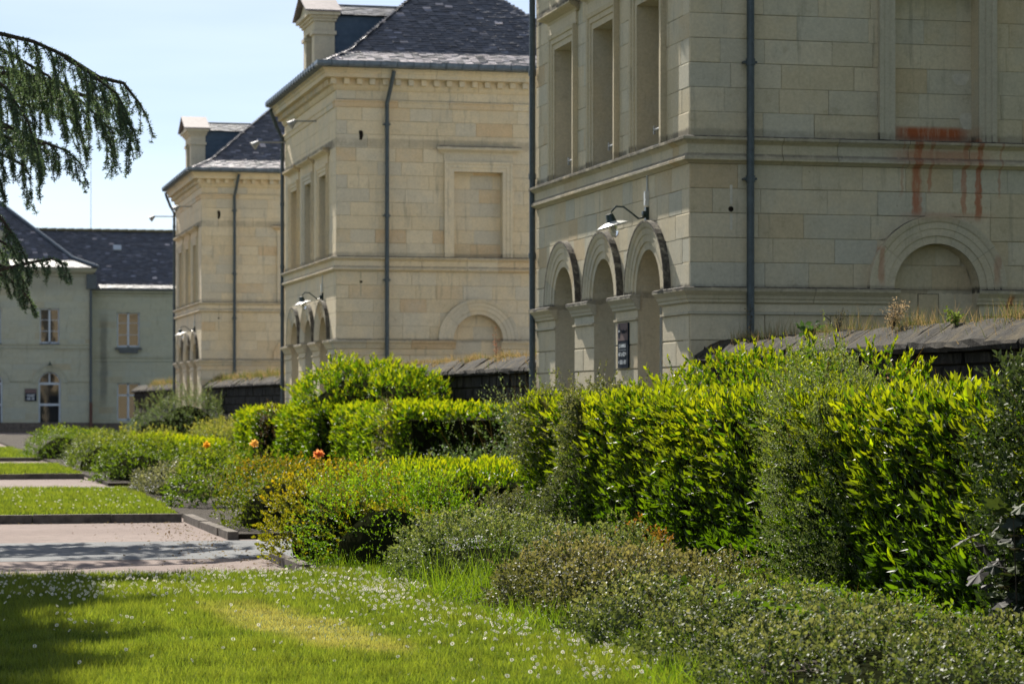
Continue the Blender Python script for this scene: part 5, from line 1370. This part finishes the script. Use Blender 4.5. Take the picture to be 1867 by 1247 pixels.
for i, (x, y) in enumerate(sp):
    s_ = rnd.uniform(.55, .9); rx, ry = rnd.uniform(-.5, .4), rnd.uniform(-.35, .35)
    if i in single:
        o = put('daisy', DM, None, (x, y, .05), (s_,)*3, (rx*.8, ry*.6, rnd.gauss(-.2, .9)))
        tag(o, 'small white daisy with yellow centre in the grass of the near lawn', 'daisy', 'daisies scattered over the near lawn')
    else:
        a = rnd.gauss(-.2, .9); ca, sa = math.cos(a), math.sin(a)
        V = DV*s_; V = V @ np.array([[ca, sa, 0], [-sa, ca, 0], [0, 0, 1]]); V[:, 0] += V[:, 2]*ry*.5; V[:, 1] += V[:, 2]*rx*.5; V = V + np.array([x, y, .05])
        Vs.append(V); Fs += [tuple(k + nn_ for k in f) for f in DF]; Cs.append(DC); nn_ += len(V)
o = col_mesh('daisy_carpet', np.concatenate(Vs).tolist(), Fs, np.concatenate(Cs), M['petal'], None, 'stuff')
tag(o, 'white daisies massed along the far edge of the near lawn', 'daisies')
# daisies of the second lawn, specks only
Vs, Fs, Cs, nn_ = [], [], [], 0
for k in range(140):
    x, y = 3.4 - abs(rnd.gauss(0, 2.2)), rnd.uniform(33.4, 43.4); V = DV*.9 + np.array([x, y, .1]); Vs.append(V); Fs += [tuple(i + nn_ for i in f) for f in DF]; Cs.append(DC); nn_ += len(V)
o = col_mesh('daisy_carpet', np.concatenate(Vs).tolist(), Fs, np.concatenate(Cs), M['petal'], None, 'stuff')
tag(o, 'specks of white daisies on the second lawn', 'daisies')

# orange and peach flowers on stalks
def flower(x, y, z, c, label):
    e = empty('orange_flower', (x, y, 0)); tag(e, label, 'flower', 'orange flowers standing above the shrubs')
    mb = MB(); mb.tube([(0, 0, 0), (.01, 0, z)], .006, 5); mb.build('stem', M['twig'], e)
    L = Leaves(); n = 26; u = norm(rng.normal(0, 1, (n, 3))); L.leaves(np.zeros((n, 3)) + np.array([0, 0, z]), u, rng.normal(0, 1, (n, 3)), np.full(n, .09), np.full(n, .03), np.tile(np.array([c]), (n, 1)), 'small')
    L.build('petals', M['petal'], e, None)
flower(5.9, 37.0, .78, (.75, .30, .10), 'peach orange bloom above the golden shrub, rightmost of the three')
flower(5.8, 50.2, .72, (.8, .45, .05), 'orange yellow bloom by the low bright hedge, leftmost of the three')
flower(6.1, 45.5, .8, (.8, .5, .12), 'pale orange bloom between the other two blooms')

# grass and weeds on the wall copings
def wall_grass(ya, yb, n, zt, label, h=.16, dry=.6):
    L = Leaves(); y = rng.uniform(ya, yb, n); y += .3*np.sin(y*2.3); x = 10.35 + .27 + rng.normal(0, .13, n)
    z = zt - np.abs(x-10.62)*.55
    P = np.stack([x, y, z], 1); H = h*rng.uniform(.3, 1.5, n)*(1 + .8*wob(P, 1.7, 3)); H = np.clip(H, .02, 1)
    D = rng.normal(0, .35, (n, 3)); D[:, 2] = 1; N = rng.normal(0, 1, (n, 3)); N[:, 2] *= .3
    m1 = (rng.random((n, 1)) < dry); col = np.where(m1, np.array([[.30, .22, .11]]), np.array([[.10, .13, .03]]))*rng.uniform(.7, 1.2, (n, 1))
    L.leaves(P, D, N, H, np.full(n, .0035 if yb < 40 else .008), col, 'blade', droop=.2)
    tag(L.build('wall_grass', M['dry']), label, 'grass', kind='stuff')
wall_grass(21, 32.4, 3400, 2.33, 'thin grass and weeds on top of the nearest rubble wall', .17, .55)
wall_grass(41.5, 60.8, 5200, 2.33, 'dry reddish grass on the coping of the second wall', .11, .8)
wall_grass(70, 89, 5000, 2.33, 'dry yellow grass on the coping of the third wall', .18, .5)
wall_grass(99, 112, 2500, 2.33, 'dry grass on the coping of the farthest wall', .2, .6)
def weed(x, y, z, h, n, spread, c, label, name='wall_weed', leaf=.03, stems=7):
    e = empty(name, (x, y, z)); tag(e, label, 'weed')
    mb = MB(); L = Leaves()
    for k in range(stems):
        a = rnd.uniform(0, 6.28); t = Vector((math.cos(a)*spread*rnd.random(), math.sin(a)*spread*rnd.random(), h*rnd.uniform(.6, 1)))
        mb.tube([(0, 0, 0), tuple(t*.5 + Vector((0, 0, .04))), tuple(t)], .004, 4, .0015)
        m = n//stems; q = rng.uniform(.3, 1.05, m)[:, None]; P = np.array(t)[None]*q + rng.normal(0, .02, (m, 3))
        L.leaves(P, rng.normal(0, 1, (m, 3)), rng.normal(0, 1, (m, 3)), np.full(m, leaf)*rng.uniform(.6, 1.2, m), np.full(m, leaf*.35), np.tile(np.array([c]), (m, 1))*rng.uniform(.7, 1.3, (m, 1)), 'small')
    mb.build('stems', M['twig'], e); L.build('leaves', M['dry'], e)
weed(10.45, 31.0, 2.3, .52, 40, .04, (.05, .045, .03), 'single dark dried stalk standing on the wall near the downpipe', leaf=.03, stems=2)
weed(10.45, 26.2, 2.3, .36, 500, .22, (.34, .26, .17), 'pale bushy dried weed on the wall coping beneath the blind arch', leaf=.022, stems=14)
weed(10.22, 25.3, 1.55, .36, 420, .22, (.50, .30, .17), 'sunlit pinkish dried weed hanging on the face of the rubble wall', leaf=.02, stems=12)
weed(10.5, 28.9, 2.3, .14, 60, .12, (.06, .12, .03), 'dark green weed leaves on the coping left of the blind arch', leaf=.09, stems=8)
weed(10.5, 24.6, 2.3, .16, 120, .12, (.16, .22, .04), 'bright green weed on the coping at the right edge', leaf=.04, stems=8)
weed(10.5, 28.0, 2.3, .34, 160, .2, (.10, .09, .05), 'thin brown weed stalks on the coping in the middle of the wall', leaf=.02, stems=12)
weed(10.5, 45.5, 2.3, .55, 70, .06, (.30, .13, .08), 'reddish seed stalk on the second wall beside the nearest pavilion', leaf=.03, stems=3)

# ------------------------------------------------------------------ the cedar at the left
def cedar():
    T = Vector((-3.2, 29.5, 0))
    root = empty('cedar_tree', tuple(T)); tag(root, 'large cedar at the left edge, drooping branches hanging into the sky', 'tree')
    mb = MB(); mb.tube([(0, 0, 0), (.05, 0, 3), (0, .1, 7), (.1, .1, 11), (0, 0, 15)], .48, 12, .08); mb.build('trunk', M['bark'], root, smooth=True)
    c, s = math.cos(YAW), math.sin(YAW)
    def W(px, py, Z):           # plan position of a twig seen at this distance
        xc = (px-933.5)/4700*Z; z = 1.5 - (py-737)/4700*Z
        return Vector((xc*c + Z*s, -xc*s + Z*c, z)) - T
    L = Leaves(); wood = MB()
    def tufts(pts, n, size, dens_c=0):
        pts = np.array([tuple(p) for p in pts]); k = rng.integers(0, len(pts)-1, n); f = rng.random((n, 1))
        P = pts[k]*(1-f) + pts[k+1]*f
        tl = norm(pts[k+1]-pts[k])
        m1 = rng.random((n, 1)); col = np.array([[.055, .10, .065]])*(1-m1) + np.array([[.18, .25, .14]])*m1
        for j in range(4 if size < .1 else 3):
            D = rng.normal(0, 1, (n, 3)) + tl*.5; D[:, 2] += .25
            L.leaves(P + rng.normal(0, size*.15, (n, 3)), D, rng.normal(0, 1, (n, 3)), np.full(n, size)*rng.uniform(.6, 1.2, n), np.full(n, size*(.13 if size < .1 else .17)), col, 'small', fold=0)
    def twig(p, d, l, size=.042, droop=.6, dens=95):
        pts = [p]; d = Vector(d).normalized(); q = Vector(p)
        for k in range(5):
            d = (d + Vector((0, 0, -droop*.28)) + Vector(rng.normal(0, .10, 3))).normalized(); q = q + d*l/5; pts.append(q.copy())
        wood.tube(pts, .007, 4, .003); tufts(pts, max(6, int(l*dens)), size); return pts
    def limb(pts, sub, l, size=.045, droop=.9, dens=75, r0=.035, fine=True):
        pts = [Vector(p) for p in pts]; wood.tube(pts, r0, 6, .008)
        cum = [0]
        for a, b in zip(pts, pts[1:]): cum.append(cum[-1] + (b-a).length)
        tufts(pts, int(cum[-1]*60), size)
        for k in range(sub):
            t = cum[-1]*(k + rnd.random())/sub; i = max(j for j in range(len(cum)-1) if cum[j] <= t)
            q = pts[i].lerp(pts[i+1], (t-cum[i])/max(1e-6, cum[i+1]-cum[i])); ax = (pts[i+1]-pts[i]).normalized()
            side = ax.cross(Vector((0, 0, 1))).normalized()*rnd.choice((-1, 1))
            d = ax*rnd.uniform(.2, .8) + side*rnd.uniform(.1, .8) + Vector((0, 0, -rnd.uniform(.0, .7)))
            tw = twig(q, d, l*rnd.uniform(.5, 1.25), size, droop, dens)
            if fine:
                for m in (1, 2, 3, 4):
                    if rnd.random() < .75:
                        d2 = (tw[m+1]-tw[m]).normalized() + Vector(rng.normal(0, .55, 3)); d2.z -= .3
                        twig(tw[m], d2, l*.38*rnd.uniform(.5, 1.2), size, droop, dens)
    # limbs seen in the picture
    limb([W(-260, 30, 30), W(-80, 45, 30.2), W(0, 62, 30.2), W(60, 76, 30.3), (W(125, 105, 30.3)), W(185, 150, 30.4), W(212, 170, 30.4), W(228, 200, 30.4), W(243, 240, 30.3)], 62, .50, droop=1.2)
    for (x0_, y0_, x1_, y1_, z_, n_) in ((-180, 150, 130, 215, 32.5, 34), (-180, 170, 60, 250, 31.8, 26), (-120, 100, 175, 185, 33, 30), (-100, 60, 90, 140, 31.2, 22), (-160, 230, 40, 300, 31.3, 18)):
        limb([W(x0_, y0_, z_), W((x0_+x1_)/2, (y0_+y1_)/2-14, z_), W(x1_, y1_, z_), W(x1_+18, y1_+26, z_)], n_, .5, droop=1.2)
    limb([W(120, 105, 30.3), W(180, 142, 30.8), W(225, 152, 31.0), W(255, 190, 31.0), W(268, 215, 31.1)], 12, .38, droop=1.3)
    limb([W(-200, 120, 31.5), W(-60, 130, 31.6), W(40, 135, 31.8), W(110, 150, 31.8), W(165, 200, 31.9), W(210, 245, 32)], 38, .62, droop=1.2)
    limb([W(-200, 190, 30.5), W(-40, 215, 30.8), (W(30, 262, 31)), W(85, 262, 31), W(122, 275, 31), W(148, 300, 31)], 26, .42, droop=1.0)
    limb([W(-200, 90, 29), W(-60, 110, 29.3), W(10, 160, 29.4), W(50, 220, 29.5), W(70, 280, 29.5)], 30, .55, droop=1.1)
    limb([W(-150, 230, 31), W(-40, 270, 31), W(0, 330, 31), (W(12, 370, 31))], 8, .3)
    limb([W(-180, 340, 30), W(-60, 370, 30), W(0, 395, 30), W(25, 430, 30), W(50, 475, 30)], 22, .32, droop=.9)
    for (x0_, y0_, x1_, y1_, z_, n_) in ((-160, 380, 20, 450, 31, 16), (-160, 430, 35, 500, 30.6, 16), (-150, 200, 95, 265, 31.5, 24), (-170, 110, 215, 190, 32.2, 34)):
        limb([W(x0_, y0_, z_), W((x0_+x1_)/2, (y0_+y1_)/2-12, z_), W(x1_, y1_, z_), W(x1_+14, y1_+24, z_)], n_, .36, droop=1.0)
    limb([W(-180, 540, 30), W(-60, 515, 30), W(0, 492, 30), W(50, 480, 30), W(95, 472, 30), W(122, 483, 30)], 26, .32, droop=1.6)
    limb([W(-120, 470, 30.4), W(-40, 480, 30.4), W(12, 505, 30.4), W(40, 530, 30.4), W(66, 560, 30.4)], 14, .25, droop=1.2)
    # the rest of the crown: spreading tiers, coarser
    for tier in range(9):
        z = 6.6 + tier*.95; nb = 11
        for k in range(nb):
            a = 2*math.pi*(k + rnd.random()*.7)/nb; R_ = (5.2 - tier*.42)*rnd.uniform(.7, 1.05)*(.78 if math.cos(a) > .2 else 1)
            if tier < 1 and -1.2 < a < .9 : R_ *= .75
            e = Vector((math.cos(a)*R_, math.sin(a)*R_, z + rnd.uniform(-.2, .5)))
            limb([(0, 0, z-.5), tuple(e*.5 + Vector((0, 0, z*.5+.2))), tuple(e*.8 + Vector((0, 0, z*.2+.15))), tuple(e)], 24, 1.1, size=.24, droop=.35, dens=22, r0=.09, fine=False)
    for k in range(10):         # low limbs away from the view
        a = rnd.uniform(1.9, 4.6); R_ = rnd.uniform(3, 5); z = rnd.uniform(3.2, 6)
        limb([(0, 0, z), (math.cos(a)*R_*.5, math.sin(a)*R_*.5, z+.3), (math.cos(a)*R_, math.sin(a)*R_, z-.3)], 12, 1.0, size=.16, droop=.5, dens=16, r0=.08, fine=False)
    wood.build('limbs', M['bark'], root, kind='stuff'); L.build('needles', M['needle'], root)
cedar()

# small tree top showing over the far roof
tr = empty('distant_tree', (18, 165, 0)); tag(tr, 'top of a small tree peeping over the ridge of the far roof', 'tree')
mb = MB(); mb.tube([(0, 0, 0), (0, 0, 11)], .2, 8, .06); mb.build('trunk', M['bark'], tr)
P, N = sample_ell([(0, 0, 10.2, 1.6, 1.6, 2.0), (1.0, 0, 10.4, 1.4, 1.4, 1.9)], 900, .3, .8, 1, .4)
L = Leaves(); L.sprays(P, N, 4, .4, .16, .06, .8, (.04, .07, .02), (.07, .11, .03)); L.build('crown', M['leaf'], tr)

# fallen leaves and crumbs of soil along the bed edges and kerbs
n = 900
P = np.zeros((n, 3)); side = rng.random(n)
P[:, 0] = np.where(side < .5, 3.45 - np.abs(rng.normal(0, .5, n)), rng.uniform(-6, 3.4, n)); P[:, 1] = np.where(side < .5, rng.uniform(22.4, 32.8, n), np.where(rng.random(n) < .5, 32.85 - np.abs(rng.normal(0, .12, n)), 22.3 + np.abs(rng.normal(0, .3, n)))); P[:, 2] = .008
D = rng.normal(0, 1, (n, 3)); D[:, 2] *= .2; Nn = rng.normal(0, .3, (n, 3)); Nn[:, 2] += 1
m1 = rng.random((n, 1)); L = Leaves(); L.leaves(P, D, Nn, rng.uniform(.015, .05, n), rng.uniform(.006, .016, n), np.array([[.10, .06, .03]])*(1-m1) + np.array([[.22, .17, .07]])*m1, 'small')
tag(L.build('leaf_litter', M['dry']), 'scattered dry leaves on the gravel along the kerbs', 'leaf litter', kind='stuff')

# unseen tree, added to keep the sky off the nearest end wall
def side_tree(x, y, h, r_):
    e = empty('sky_blocker_tree', (x, y, 0)); tag(e, 'added tree outside the view at right, keeping sky light off the nearest end wall', 'tree')
    mb = MB(); mb.tube([(0, 0, 0), (.1, 0, h*.3), (0, .1, h*.7)], .3, 10, .1)
    for k in range(7):
        a = k*.9; mb.tube([(0, 0, h*.3), (math.cos(a)*r_*.4, math.sin(a)*r_*.4, h*.5), (math.cos(a)*r_*.8, math.sin(a)*r_*.8, h*.66)], .1, 6, .03)
    mb.build('trunk', M['bark'], e)
    P, N = sample_ell([(0, 0, h*.62, r_, r_, h*.36), (r_*.3, r_*.3, h*.75, r_*.7, r_*.7, h*.25)], 5200, .35, .8, 4, .5)
    L = Leaves(); L.sprays(P, N, 4, .5, .2, .07, .8, (.03, .06, .012), (.06, .10, .02)); L.build('crown', M['leaf'], e)
side_tree(17.6, 24.5, 12, 4.2)
